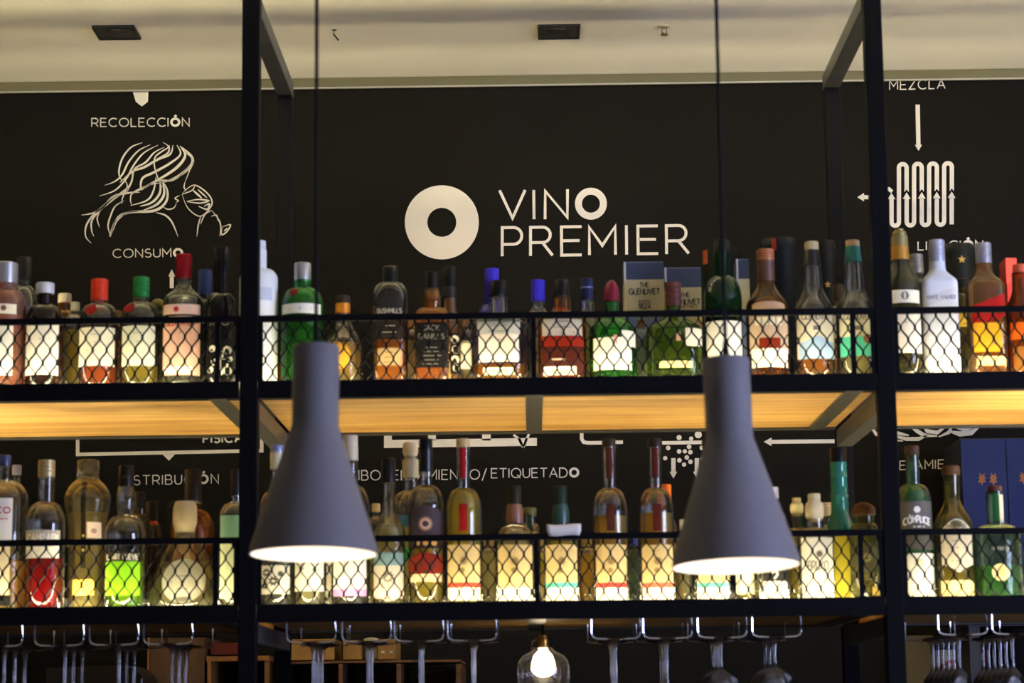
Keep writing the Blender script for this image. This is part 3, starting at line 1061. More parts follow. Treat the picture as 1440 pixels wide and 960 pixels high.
# ---- upper shelf, under the ring logo
bottle('bright green gin bottle with silver cap, red seal and white band', 'u', 425, 'f', 60, 370, 394, 404, 436, 24, (24, SILV, .3, .75), GREEN, None,
       [(406, 420, 13, srgb(120, 10, 20), {'shape': 'circle', 'dx': -10}), (431, 445, 54, srgb(232, 232, 222), {'rules': [(0, 438, 32, 2)], 'ink': srgb(120, 130, 120)})], group=UG)
bottle('pale gold flask with bulbous body partly behind the pendant neck', 'u', 482, 'f', 55, 416, 426, 444, 492, 20, (20, srgb(46, 40, 34), .3, 0), CLEAR, (484, 'gold'), foil=[(427, 441, 20, srgb(206, 128, 30), .4, .3)], style='s',
       labels=[(486, 522, 26, srgb(214, 160, 50), {'shape': 'circle'})], group=UG)
bottle('clear round-shouldered whiskey bottle with black cap and arched dark label', 'u', 549, 'f', 50, 375, 395, 397, 418, 20, (21, BLK, .4, 0), CLEAR, (480, 'amber'),
       [(408, 478, 38, srgb(40, 36, 32), {'shape': 'arch', 'text': [('BUSHMILLS', 0, 443, 34, 6, 1.3)], 'ink': srgb(170, 166, 150), 'rules': rules(452, 470, 20, 3)}),
        (492, 516, 34, srgb(190, 160, 110), {'rules': rules(498, 512, 18, 3), 'ink': srgb(120, 90, 50)})], e=2.8, asp=.8, foil=[(375.5, 379, 20, srgb(150, 120, 70), .4, .4)], group=UG)
bottle('square whiskey bottle with black label, black cap and amber shoulders', 'u', 608, 'f', 50, 383, 404, 433, 449, 22, (18, BLK, .45, 0), ((.88, .62, .26, 1), (1, .6, .18, 1), .12), (442, 'amber'),
       [(457, 520, 44, srgb(24, 22, 22), {'text': [('JACK', 0, 468, 22, 7, 1.3), ('DANIELS', 0, 480, 36, 7, 1.2)], 'ink': srgb(120, 116, 108), 'rules': rules(492, 515, 28, 5)})], e=5, asp=.95, bulge=2.5, nw0=17, group=UG)
bottle('amber whiskey bottle with black cap and script side label behind the square bottle', 'u', 633, 'm', 38, 376, 404, 440, 462, 22, (19, BLK, .45, 0), CLEAR, (420, 'amber'),
       [(470, 528, 30, srgb(30, 28, 26), {'ink': srgb(226, 220, 196), 'spots': [(8, 480, 6, 7), (9, 494, 6, 9), (8, 508, 6, 7), (9, 520, 5, 8)]})], nw0=19, foil=[(404, 418, 20, BLK, .4, 0)], group=UG)
bottle('tall cobalt-blue bottle behind the wide cream-labelled whisky', 'u', 693, 'b', 40, 378, 396, 428, 450, 22, (20, srgb(54, 44, 190), .3, 0), BLUEG, None, group=UG)
bottle('wide whisky bottle with black cap, cream label and amber rest', 'u', 702, 'f', 78, 395, 415, 440, 458, 28, (24, BLK, .4, 0), CLEAR, (515, 'amber'),
       [(446, 474, 60, srgb(206, 206, 196), {'rules': rules(454, 470, 30, 3), 'ink': srgb(130, 126, 120)}), (474, 513, 56, srgb(250, 240, 222), {'rules': [(0, 482, 46, 1.2)], 'ink': srgb(180, 160, 130)}),
        (521, 531, 44, srgb(236, 232, 206), {'text': [('SECRET', 3, 529, 34, 5, 1.0)]})], nw0=25, e=3, asp=.75, style='s', group=UG)
bottle('clear bottle with bright blue foil cap', 'u', 758, 'm', 34, 394, 421, 432, 446, 19, (20, srgb(58, 48, 200), .3, 0), CLEAR, (460, 'clear'), style='s', nw0=18, group=UG)
bottle('red-brown rum bottle with black cap and grey-and-red label', 'u', 791, 'f', 68, 394, 416, 436, 452, 27, (22, BLK, .4, 0), AMBERG, (434, 'orange'),
       [(448, 476, 56, srgb(190, 184, 176), {'rules': rules(456, 472, 34, 3), 'ink': srgb(120, 112, 108)}), (476, 491, 60, srgb(128, 34, 18), {}), (491, 531, 58, srgb(66, 24, 15), {'rules': [(-6, 509, 22, 2.4)], 'ink': srgb(210, 190, 160)}),
        (519, 531, 46, srgb(238, 232, 212), {'dx': -4, 'text': [('RESERVA', 0, 529, 34, 5, 1.0)]})], nw0=24, e=3, asp=.8, style='s', group=UG)
bottle('clear bottle with navy capsule between the rum and the green whisky', 'u', 827, 'm', 32, 392, 420, 438, 456, 22, (18, srgb(30, 34, 72), .35, .1), CLEAR, (440, 'pale'), nw0=18, group=UG, foil=[(404, 406, 18, srgb(120, 130, 170), .4, .4)])
bottle('green whisky bottle with burgundy capsule and white label', 'u', 862, 'f', 66, 394, 424, 438, 466, 20, (22, srgb(110, 28, 48), .35, .1, 'dome'), GREEN, None,
       [(469, 491, 20, srgb(244, 236, 224), {'dx': 22, 'rules': [(3, 482, 5, 12)], 'ink': srgb(226, 150, 130)}), (479, 524, 53, srgb(250, 246, 226), {'dx': -1, 'rules': [(0, 517, 40, 3)], 'ink': srgb(150, 170, 130)})], style='s', group=UG)
bottle('olive green whisky bottle with brown cap and cream neck tag', 'u', 949, 'f', 80, 397, 428, 440, 466, 21, (23, srgb(88, 52, 46), .4, .1, 'ring'), OLIVE, None,
       [(466, 491, 24, srgb(236, 226, 206), {'dx': 26, 'rules': [(4, 478, 6, 12)], 'ink': srgb(220, 160, 140)}), (512, 521, 46, srgb(226, 206, 150), {'rules': [(0, 517, 38, 1.4)], 'ink': srgb(190, 160, 100)})], e=2.6, asp=.8, style='s', group=UG)
bottle('dark green bottle with two white label panels behind the pendant cord', 'u', 1019, 'f', 54, 338, 356, 388, 424, 22, (22, srgb(18, 26, 20), .4, 0), ((.03, .12, .04, 1), (.02, .10, .03, 1), .3), None,
       [(455, 526, 25, srgb(250, 246, 232), {'dx': -13}), (455, 526, 23, srgb(250, 246, 232), {'dx': 13})], group=UG)
bottle('amber rum bottle with copper cap, brown foil and white base label', 'u', 1081, 'f', 60, 351, 366, 397, 434, 24, (25, srgb(170, 104, 62), .4, .2, 'ring'), AMBERG, (426, 'dark'),
       [(428, 444, 46, srgb(196, 160, 122), {'shape': 'arch'}), (445, 500, 54, srgb(206, 180, 148), {'rules': [(-16, 456, 7, 11), (-6, 456, 7, 11), (4, 456, 7, 11), (14, 456, 7, 11)], 'ink': srgb(246, 240, 206)}),
        (479, 496, 30, srgb(126, 40, 16), {}), (494, 520, 50, srgb(252, 246, 226), {})], foil=[(366, 396, 24, srgb(88, 58, 44), .4, .2)], group=UG, style='s')
bottle('pale whisky bottle with black neck foil and light blue label foot', 'u', 1147, 'f', 56, 340, 352, 402, 440, 29, (20, srgb(202, 182, 140), .5, 0), CLEAR, (506, 'amber'),
       [(440, 507, 52, srgb(246, 238, 212), {'text': [('GLENLIVET', 0, 453, 40, 7, 1.4)], 'ink': srgb(130, 125, 116), 'rules': [(0, 465, 10, 6)]}), (476, 508, 48, srgb(176, 206, 236), {'shape': 'hill'})],
       nw0=20, foil=[(352, 374, 20, BLK, .3, 0)], style='s', group=UG)
bottle('slim amber bottle squeezed behind the blue- and teal-footed labels', 'u', 1182, 'b', 34, 400, 420, 430, 446, 14, (15, srgb(60, 50, 40), .5, 0), CLEAR, (485, 'amber'), [(446, 478, 28, srgb(236, 228, 200), {})], group=UG)
bottle('pale whisky bottle with teal neck foil, teal label foot and brown seal', 'u', 1205, 'f', 54, 338, 348, 402, 438, 29, (20, srgb(198, 160, 120), .5, 0), CLEAR, (503, 'pale'),
       [(440, 504, 48, srgb(246, 238, 212), {'text': [('GLENLIVET', 0, 453, 38, 7, 1.4)], 'ink': srgb(130, 125, 116), 'rules': [(0, 465, 10, 6)]}), (477, 504, 48, srgb(92, 206, 176), {}),
        (473, 487, 14, srgb(150, 104, 66), {'shape': 'circle', 'dx': 14})], nw0=20, foil=[(347, 369, 20, srgb(34, 112, 104), .3, .1)], style='s', group=UG)
# ---- upper shelf, under the coil drawing
bottle('dark wine bottle with gold foil and cream label beside the post', 'u', 1272, 'f', 56, 322, 332, 366, 404, 25, (20, srgb(150, 130, 74), .4, .4, 'bulb'), ((.30, .28, .14, 1), (.4, .36, .16, 1), .16), (498, 'dark'),
       [(412, 430, 44, CREAM, {'spots': [(0, 420, 6, 8)], 'ink': srgb(110, 104, 92)}), (438, 500, 46, srgb(250, 240, 220), {'rules': [(0, 457, 26, 3)], 'ink': srgb(200, 186, 140)})], nw0=22,
       foil=[(332, 347, 22, srgb(150, 136, 86), .4, .4), (347, 366, 23, srgb(196, 138, 50), .4, .4)], style='s', group=UG)
bottle('smoky bottle with silver stopper between the gold-foiled and frosted bottles', 'u', 1294, 'm', 36, 358, 382, 392, 420, 19, (21, srgb(150, 146, 140), .35, .5, 'ring'), ((.5, .5, .46, 1), (.6, .6, .5, 1), .12), (430, 'pale'), group=UG)
bottle('frosted silver-white square whisky bottle with slanted label', 'u', 1324, 'f', 51, 338, 366, 378, 400, 23, (23, srgb(176, 178, 190), .4, .4, 'ring'), None, None,
       [(414, 427, 48, srgb(214, 214, 214), {'shape': 'slant', 'slope': 8, 'text': [('WHITE WALKER', 0, 424, 40, 5, 1.0)], 'ink': srgb(130, 132, 140)})],
       frost=solid(srgb(226, 228, 228), .4, 0, .5, .05, 30), e=5, asp=.9, style='s', nw0=22, group=UG)
bottle('square amber whisky bottle with silver cap and slanted red label', 'u', 1390, 'f', 51, 342, 368, 382, 404, 24, (23, srgb(158, 156, 160), .4, .4, 'ring'), ((.85, .66, .36, 1), (1, .66, .2, 1), .07), (430, 'amber'),
       [(425, 456, 47, srgb(176, 30, 26), {'shape': 'slant', 'slope': 9, 'rules': [(-6, 442, 20, 4)], 'ink': srgb(206, 84, 60)}), (457, 498, 40, srgb(240, 176, 40), {'dx': -3, 'spots': [(6, 484, 5, 8)], 'ink': srgb(200, 150, 70)}),
        (504, 517, 40, srgb(246, 222, 150), {})], e=5, asp=.9, style='s', nw0=22, group=UG)
bottle('amber bottle with orange label and slim neck at the edge beyond the red label', 'u', 1441, 'f', 46, 372, 384, 404, 440, 24, (20, srgb(220, 100, 70), .4, 0), AMBERG, (430, 'amber'), [(456, 480, 40, srgb(236, 110, 30), {}), (490, 524, 36, srgb(150, 96, 40), {})], style='s', group=UG)
bottle('gold-labelled dark bottle between the frosted and red-labelled whiskies', 'u', 1359, 'b', 36, 392, 402, 412, 430, 16, (17, BLK, .4, 0), ((.16, .13, .04, 1), (.2, .16, .04, 1), .3), None, [(440, 462, 30, srgb(214, 178, 60), {'rules': rules(446, 458, 14, 2)})], group=UG)


def gift_box(label, key, cx, Y, w_, y_top, depth, base, bands, prints=(), name='gift_box', cat='box', edge=None):
    zb = Z(key)
    k = mpp(cx, 450, Y)
    X = at(cx, 500, Y).x
    t = empty(name, (X, Y + depth / 2, zb), label, cat)
    zt = at(cx, y_top, Y).z - zb
    hw = w_ / 2 * k
    bevel(MB().box(-hw, hw, -depth / 2, depth / 2, 0, zt).build('carton', solid(base, .5), t), .001)
    zz = lambda y: at(cx, y, Y).z - zb
    for (ya, yb, cc) in bands:
        MB().box(-hw - .0005, hw + .0005, -depth / 2 - .0008, depth / 2 + .0005, max(.001, zz(yb)), zz(ya)).build('printed_panel', solid(cc, .5), t)
    ink = MB()
    fm = lambda x, y: (x * k, -depth / 2 - .0012, zz(y))
    for (s_, tx, ty, tw, th, sw) in prints:
        text(ink, s_, fm, tx - tw / 2, tx + tw / 2, ty, ty, th, sw, .22)
    if ink.v:
        ink.build('print', solid(srgb(44, 42, 46), .6), t)
    if edge:
        MB().box(-hw - .0012, -hw + .003, -depth / 2 - .0012, -depth / 2 + .003, zz(edge), zt).build('corner_fold', solid(srgb(220, 216, 205), .4), t)
    return t


NAVY, BOXC = srgb(52, 62, 92), srgb(206, 190, 142)
gift_box('taller navy-topped cream whisky carton behind the burgundy-capped bottle', 'u', 908, .215, 55, 368, .085, srgb(120, 132, 172), [(369, 393, NAVY), (393, 443, BOXC)],
         [('THE', 0, 403.5, 13, 6.2, 1.3), ('GLENLIVET', 0, 413.5, 43, 7.5, 1.7), ('ESTD', 0, 426.5, 15, 4.2, .9), ('1824', 0, 434, 17, 6.4, 1.4)], edge=395)
gift_box('lower navy-topped cream whisky carton behind the brown-capped bottle', 'u', 963, .265, 50, 376, .085, srgb(130, 140, 172), [(377, 404, NAVY), (404, 462, BOXC)],
         [('THE', 2, 417.5, 13, 6, 1.3), ('GLENLIVET', 2, 428, 42, 7.2, 1.7), ('SINGLE MALT', 2, 432.5, 36, 2.6, .8)], edge=396)
gift_box('pale whisky carton seen edge-on beside the copper-capped bottle', 'u', 1048, .21, 17, 364, .08, srgb(120, 136, 190), [(365, 392, NAVY), (392, 440, srgb(224, 212, 168))], (), edge=440)


def canister(label, cx, Y, w_, y_top, col, band=None, star=None):
    zb = Z('u')
    k = mpp(cx, 450, Y)
    X = at(cx, 500, Y).x
    zt = at(cx, y_top, Y).z - zb
    r = w_ / 2 * k
    t = empty('gift_canister', (X, Y, zb), label, 'canister')
    MB().lathe([(0, r * .98), (.004, r), (zt - .02, r), (zt - .0195, r * 1.02), (zt - .001, r * 1.02), (zt, r)], 28).build('tube', solid(col, .5, 0, .12), t, True)
    if band:
        x0, wb, ya, yb, cc = band
        zz = lambda y: at(cx, y, Y).z - zb
        mb = MB()
        xs = [x0 + wb * i / 4 for i in range(5)]
        for a, b in zip(xs, xs[1:]):
            pt = lambda x, z: (x * k, -math.sqrt(max(1e-8, (r * 1.02) ** 2 - (x * k) ** 2)) - .0008, z)
            mb.add([pt(a, zz(yb)), pt(b, zz(yb)), pt(b, zz(ya)), pt(a, zz(ya))], [(0, 1, 2, 3)])
        mb.build('printed_band', solid(cc, .5), t)
    if star:
        sx, sy, sr = star
        mb = MB()
        pts = []
        for i in range(10):
            q = sr * (1 if i % 2 == 0 else .45)
            x, y = sx + q * math.sin(i * math.pi / 5), sy - q * math.cos(i * math.pi / 5)
            pts.append((x * k, -math.sqrt(max(1e-8, (r * 1.02) ** 2 - (x * k) ** 2)) - .0008, at(cx, y, Y).z - zb))
        mb.add(pts, [tuple(range(10))])
        mb.build('gold_star', solid(srgb(180, 140, 60), .4, .3), t)
    return t


canister('black gift tube with an orange corner stripe behind the cord', 1018, .37, 58, 353, srgb(16, 22, 18), (-27, 6, 355, 374, srgb(200, 90, 40)))
canister('dark navy gift tube with red tag behind the copper-capped rum', 1100, .30, 46, 337, srgb(18, 22, 30), (-13, 7, 339, 356, srgb(150, 34, 26)))
canister('black gift tube with gold star between the two pale whiskies', 1162, .42, 34, 340, srgb(16, 16, 16), None, (3, 403, 5))
canister('black gift tube with gold star behind the frosted bottle', 1352, .40, 46, 345, srgb(16, 17, 15), None, (2, 369, 6))
gift_box('narrow red carton behind the amber bottle at the edge', 'u', 1428, .33, 15, 362, .07, srgb(176, 44, 38), [(363, 398, srgb(206, 70, 56))])

# ---- lower shelf, beside the red aperitif
bottle('clear bottle with white red-lettered label, cut by the frame edge', 'l', 2, 'f', 68, 640, 652, 676, 702, 20, (18, srgb(60, 70, 110), .3, .2), CLEAR, (790, 'gold'),
       [(703, 762, 40, srgb(236, 230, 216), {'text': [('ICO', 6, 724, 22, 8, 1.8)], 'ink': srgb(190, 50, 46), 'rules': [(4, 732, 20, 1.6)]}), (768, 838, 36, srgb(240, 222, 180), {}), (839, 853, 40, srgb(24, 24, 22), {})], e=2.6, group=LG)
bottle('slim clear bottle with narrow neck behind the white red-lettered label', 'l', 20, 'b', 36, 654, 664, 700, 724, 12, (13, srgb(110, 112, 130), .3, .3), CLEAR, (760, 'pale'), group=LG)
bottle('clear aperitif bottle filled with bright red liquor', 'l', 62, 'f', 55, 647, 668, 706, 738, 23, (24, srgb(176, 158, 112), .35, .4, 'ring'), CLEAR, (785, 'red'),
       [(747, 764, 48, srgb(176, 168, 150), {'text': [('CAMPARI', 0, 762, 42, 9, 2.2)], 'ink': srgb(240, 232, 214)}), (768, 786, 46, srgb(244, 240, 226), {})], nw0=23, style='round', group=LG)
bottle('decanter bottle with flared glass stopper, faceted bulb and yellow liquor', 'l', 121, .175, 62, 647, 672, 690, 720, 30, (31, ((.8, .78, .6, 1), (1, .9, .6, 1), .10), .15, .1, 'cap'), ((.9, .88, .72, 1), (1, .92, .6, 1), .05), (722, 'yellow'),
       [(736, 758, 18, srgb(238, 214, 190), {'dx': 14, 'spots': [(14, 748, 4, 6)], 'ink': srgb(180, 140, 120)}), (680, 800, 7, srgb(40, 34, 20), {'spots': [(0, 745, 2, 6), (0, 755, 2, 6), (0, 765, 2, 6), (0, 775, 2, 6)], 'ink': srgb(200, 180, 90)}),
        (816, 838, 30, srgb(226, 190, 80), {'rules': [(0, 827, 20, 3)], 'ink': srgb(150, 110, 60)})],
       P=[(672, 27), (674, 30), (677, 38), (684, 52), (692, 61), (699, 65), (708, 64), (724, 59), (744, 54), (790, 52), (856, 52)], group=LG)
bottle('clear bottle with black cap over a bright lime-green label', 'l', 175, 'f', 56, 655, 681, 724, 752, 21, (21, srgb(26, 24, 20), .3, 0), CLEAR, (790, 'lime'),
       [(778, 790, 48, srgb(70, 64, 50), {'text': [('C ART NUEVE', 0, 788, 44, 7, 1.6)], 'ink': srgb(226, 220, 200)}), (791, 838, 48, srgb(150, 226, 40), {'rules': [(0, 822, 40, 2)], 'ink': srgb(110, 160, 60)})],
       bulge=3, nw0=20, foil=[(669, 673, 21, srgb(170, 140, 60), .4, .4)], group=LG)
bottle('short dark bottle with black cap behind the lime-green label', 'l', 195, 'b', 30, 692, 712, 722, 740, 15, (16, srgb(26, 22, 18), .4, 0), ((.2, .16, .1, 1), (.2, .16, .1, 1), .3), None, group=LG)
bottle('short dark bottle with red collar beside the conical flask', 'l', 212, .38, 28, 705, 730, 736, 752, 16, (17, srgb(30, 26, 22), .4, 0), ((.18, .15, .1, 1), (.2, .16, .1, 1), .3), None, foil=[(732, 738, 16, srgb(150, 40, 24), .4, 0)], group=LG)
bottle('conical glass flask with frosted cream stopper and round grey label', 'l', 259, .155, 104, 705, 746, 752, 850, 24, (34, srgb(232, 214, 168), .5, 0, 'drip'), CLEAR, (800, 'pale'),
       [(788, 850, 60, srgb(206, 204, 180), {'shape': 'circle', 'dx': 5, 'rules': [(5, 812, 20, 1.6), (5, 820, 34, 3), (5, 830, 16, 1.4)], 'ink': srgb(140, 146, 140)})],
       P=[(746, 26), (752, 30), (760, 40), (775, 56), (795, 76), (815, 92), (835, 104), (846, 107), (856, 100)], group=LG)
bottle('amber-yellow bottle with tall dark cap behind the conical flask', 'l', 270, .32, 62, 660, 704, 716, 748, 23, (24, srgb(34, 30, 26), .35, 0), AMBERG, (740, 'gold'), foil=[(704, 708, 23, srgb(170, 150, 100), .4, .3)], group=LG)
bottle('pale bottle with mint-green label standing against the steel post', 'l', 331, 'f', 44, 660, 694, 706, 726, 15, (15, srgb(40, 34, 26), .4, 0), CLEAR, (770, 'pale'),
       [(726, 758, 40, srgb(150, 196, 160), {}), (762, 842, 40, srgb(226, 236, 190), {})], e=3, group=LG)
# ---- lower shelf, behind the pendants
bottle('clear bottle with silver cork and floral black label beside the post', 'l', 389, 'f', 50, 626, 634, 690, 716, 19, (20, srgb(140, 150, 190), .25, .3), CLEAR, (740, 'clear'),
       [(796, 836, 40, srgb(220, 216, 196), {'spots': [(-12, 806, 7, 16), (-2, 818, 8, 16), (-14, 824, 6, 16), (8, 808, 5, 16)], 'ink': srgb(70, 68, 60)})], foil=[(634, 660, 19, srgb(206, 196, 160), .3, 0)], group=LG)
bottle('pale bottle with white label directly below the hanging grey shade', 'l', 436, 'f', 46, 640, 660, 690, 716, 18, (18, srgb(180, 176, 160), .4, .2), CLEAR, (760, 'pale'), [(790, 832, 40, srgb(248, 244, 222), {'spots': [(-10, 800, 4, 16), (8, 802, 4, 16)], 'ink': srgb(150, 150, 130)})], group=LG)
bottle('clear bottle with tall pale neck and purple-footed white label', 'l', 493, 'f', 54, 612, 628, 682, 716, 21, (21, srgb(206, 196, 170), .4, 0), CLEAR, (730, 'clear'),
       [(770, 829, 46, srgb(250, 246, 232), {}), (829, 839, 46, srgb(206, 150, 200), {})], foil=[(628, 648, 21, srgb(190, 180, 150), .4, 0)], group=LG)
bottle('small bottle with cream cap between the purple-footed and dark-capped bottles', 'l', 529, 'b', 26, 708, 716, 726, 742, 11, (12, srgb(216, 196, 140), .4, 0), CLEAR, (750, 'yellow'), group=LG)
bottle('clear long-necked bottle with dark cap and grey-pink label', 'l', 547, 'f', 46, 644, 676, 716, 752, 20, (20, srgb(28, 26, 22), .35, 0), CLEAR, (742, 'pale'),
       [(778, 842, 42, srgb(206, 196, 176), {'spots': [(0, 812, 10, 20)], 'ink': srgb(120, 116, 104)}), (778, 796, 42, srgb(126, 158, 160), {}), (828, 842, 42, srgb(244, 214, 190), {})], nw0=17, style='s', group=LG)
bottle('clear bottle with wax-dripped neck behind the sun-labelled bottle', 'l', 578, 'm', 50, 622, 642, 690, 714, 22, (22, srgb(226, 214, 170), .4, 0, 'drip'), CLEAR, (730, 'pale'), [(726, 742, 46, srgb(90, 140, 160), {}), (772, 788, 12, srgb(60, 190, 90), {'dx': -4})], foil=[(646, 672, 21, srgb(206, 196, 150), .4, 0)], group=LG)
bottle('clear bottle with black foil neck, dark sun label and red skirt label', 'l', 600, 'f', 50, 617, 630, 682, 712, 18, (19, BLK, .35, 0), CLEAR, (772, 'yellow'),
       [(713, 764, 48, srgb(62, 52, 58), {'shape': 'arch', 'spots': [(0, 738, 11, 32)], 'ink': srgb(206, 160, 130)}), (758, 772, 46, srgb(46, 38, 34), {'spots': [(-12, 765, 4, 8), (0, 765, 4, 8), (12, 765, 4, 8)], 'ink': srgb(196, 150, 90)}),
        (778, 818, 46, srgb(120, 36, 22), {'shape': 'smile', 'spots': [(-10, 796, 6, 8), (8, 796, 6, 8), (0, 806, 4, 8)], 'ink': srgb(60, 26, 20)}), (808, 819, 44, srgb(236, 206, 160), {'rules': [(0, 812, 34, 2)]})],
       foil=[(630, 662, 18, BLK, .35, 0)], group=LG)


def mezcal(label, cx, tall=True, stripe=srgb(226, 92, 70), capd=srgb(46, 36, 26), tag_col=srgb(120, 34, 26), row='f', liqc='gold', liq_y=745, w_=51):
    lab = [(767, 820, w_ - 6, KRAFT, {'spots': [(0, 790, 7, 18), (-2, 803, 5, 16)], 'ink': srgb(150, 122, 74), 'rules': [(0, 775, 30, 1.4)]}), (820, 827, w_ - 6, stripe, {}), (827, 845, w_ - 6, srgb(252, 244, 220), {})]
    if tall:
        lab.append((710, 748, 12, tag_col, {'dx': 0}))
        lab.append((630, 673, 9.5, tag_col, {'dx': -.5}))
        return bottle(label, 'l', cx, row, w_, 617, 625, 686, 722, 18, (20, capd, .45, 0), CLEAR, (liq_y, liqc), lab, nw0=19, group=LG)
    return bottle(label, 'l', cx, row, w_, 683, 708, 738, 766, 22, (19, capd, .45, 0), CLEAR, (762, liqc), lab, nw0=19, foil=[(709, 736, 19, tag_col, .4, 0)], group=LG, bulge=1.5)


mezcal('tall mezcal bottle with bright red neck strip and yellow liquor', 653, True, srgb(230, 80, 56), srgb(196, 170, 120), srgb(150, 26, 22), liqc='yellow', liq_y=694)
mezcal('short mezcal bottle with dark cap, brown neck strip and plain kraft label', 725, False, srgb(236, 206, 140), srgb(36, 32, 22), srgb(130, 84, 60), liqc='pale', w_=54)
bottle('small greenish bottle with dark stripe behind the short brown-necked mezcal', 'l', 746, 'm', 30, 714, 722, 736, 752, 20, (20, srgb(110, 110, 70), .3, 0), CLEAR, (748, 'yellow'), [(724, 752, 7, srgb(40, 60, 40), {})], group=LG)
mezcal('short mezcal bottle with dark green cap, teal stripe and paper tag before it', 790, False, srgb(96, 200, 180), srgb(30, 44, 32), srgb(40, 70, 60), liqc='yellow', w_=50)
mezcal('tall mezcal bottle with dark red stripe, first beyond the paper tag', 860, True, srgb(196, 66, 56), srgb(52, 42, 26), srgb(74, 36, 22), liqc='gold', liq_y=726, w_=49)
mezcal('tall mezcal bottle with orange-capped bottle showing through its shoulder', 925, True, srgb(226, 110, 84), srgb(48, 38, 28), srgb(84, 30, 22), liqc='gold', liq_y=722, w_=49)
bottle('bottle with bright orange capsule behind a tall mezcal', 'l', 938, 'm', 34, 681, 716, 728, 748, 16, (18, srgb(238, 116, 24), .4, 0, 'ring'), CLEAR, (745, 'gold'), group=LG)
bottle('narrow dark blue bottle between the two tall mezcals', 'l', 893, 'm', 22, 752, 764, 772, 786, 9, (10, srgb(40, 50, 130), .4, 0), ((.3, .4, .3, 1), (.2, .3, .2, 1), .2), None, group=LG)
bottle('thin pale vial-like bottle left of the shade over the teal-striped label', 'l', 963, 'm', 24, 730, 742, 752, 768, 10, (11, srgb(190, 190, 170), .4, 0), CLEAR, (780, 'pale'), group=LG)
mezcal('tall mezcal bottle with teal stripe hidden behind the hanging grey shade', 1002, True, srgb(110, 204, 182), srgb(52, 42, 26), srgb(60, 80, 70), liqc='yellow', liq_y=735, w_=50)
bottle('clear bottle with ribbed silver cap and black question-mark label', 'l', 1089, 'f', 42, 685, 698, 716, 740, 18, (20, srgb(200, 190, 168), .4, .2, 'ring'), CLEAR, (745, 'pale'),
       [(796, 832, 34, srgb(226, 224, 206), {}), (796, 818, 34, srgb(50, 48, 42), {'text': [('?', -1, 818, 8, 14, 3)], 'ink': srgb(240, 238, 220)}), (832, 844, 40, srgb(250, 246, 226), {})], group=LG)
bottle('white-labelled mezcal bottle with layered cream wax stopper', 'l', 1149, 'f', 50, 694, 730, 742, 758, 27, (27, srgb(226, 208, 156), .5, 0, 'bulb'), CLEAR, (752, 'pale'),
       [(757, 845, 44, srgb(248, 242, 220), {'text': [('BRUXO', 0, 803, 28, 13, 1.3)], 'ink': srgb(110, 104, 92), 'spots': [(2, 780, 6, 18)], 'rules': [(0, 807, 28, 1.2), (0, 820, 1.4, 14)]})], e=2.4, group=LG)
bottle('small bottle with stepped cream wax stopper behind the white-labelled mezcal', 'l', 1124, 'm', 34, 700, 722, 742, 760, 20, (19, srgb(222, 206, 150), .5, 0, 'bulb'), CLEAR, (752, 'yellow'), group=LG)
bottle('clear bottle with ribbed cream cap between the wax stopper and the green neck', 'l', 1164, 'b', 36, 707, 722, 738, 756, 18, (23, srgb(214, 200, 166), .5, 0, 'ring'), CLEAR, (760, 'pale'), group=LG)
bottle('tall carved teal-green bottle with black stopper and flared shoulder', 'l', 1185, .185, 40, 629, 650, 700, 742, 24, (23, srgb(22, 22, 20), .4, 0), ((.04, .22, .16, 1), (.06, .45, .32, 1), .75), None,
       [(752, 845, 30, srgb(150, 140, 40), {'shape': 'rect'})],
       P=[(650, 23), (655, 24), (657, 22.6), (668, 23), (670, 24.4), (672, 23), (694, 24), (697, 26), (699, 24), (706, 24), (710, 25.6), (712, 24.4), (722, 26), (732, 32), (740, 38), (748, 40), (760, 38), (856, 36)], group=LG)
bottle('jar-like bottle with rounded brown cork and embossed round medallion', 'l', 1218, 'f', 42, 706, 724, 736, 752, 30, (34, srgb(84, 54, 30), .5, 0, 'dome'), ((.55, .55, .28, 1), (.6, .6, .25, 1), .12), (745, 'yellow'),
       [(764, 806, 36, srgb(78, 76, 54), {'shape': 'circle', 'spots': [(0, 785, 8, 20)], 'ink': srgb(130, 126, 84)}), (826, 838, 12, srgb(220, 190, 90), {'dx': 12})], group=LG)
# ---- lower shelf, before the blue cabinet
bottle('green-grey gin bottle with cork, dark upper label and white lower label', 'l', 1290, 'f', 49, 627, 640, 680, 708, 19, (20, srgb(70, 48, 28), .5, 0, 'cork'), ((.62, .78, .62, 1), (.6, .72, .55, 1), .06), (692, 'green'),
       [(706, 774, 47, srgb(96, 92, 84), {'text': [('CÓMPLICE', 0, 736, 37, 9, 2)], 'ink': srgb(240, 236, 222), 'spots': [(0, 718, 5, 6)], 'curve': 4, 'rules': [(2, 742, 16, 1.8)]}), (779, 839, 48, srgb(252, 246, 226), {'spots': [(0, 792, 8, 20)], 'ink': srgb(226, 212, 160), 'rules': [(0, 804, 34, 1.2)]})], group=LG)
bottle('green bottle sliver between the gin and the shield-labelled bottle', 'l', 1322, 'b', 30, 735, 748, 758, 776, 12, (13, srgb(40, 60, 36), .4, 0), GREEN, None, group=LG)
bottle('amber-tinged bottle with wide brown cork and white shield label', 'l', 1344, 'f', 55, 655, 668, 700, 740, 22, (26, srgb(90, 60, 32), .5, 0, 'cork'), ((.72, .70, .42, 1), (.75, .7, .3, 1), .06), (796, 'yellow'),
       [(731, 804, 44, srgb(240, 226, 192), {'shape': 'shield', 'dx': 1, 'text': [('MILLAR', 0, 744, 26, 5, 1.2)], 'rules': rules(762, 790, 26, 4), 'ink': srgb(150, 130, 100)}), (817, 839, 46, srgb(250, 224, 150), {'rules': rules(824, 834, 34, 2), 'ink': srgb(220, 180, 90)})], style='s', nw0=24, group=LG)
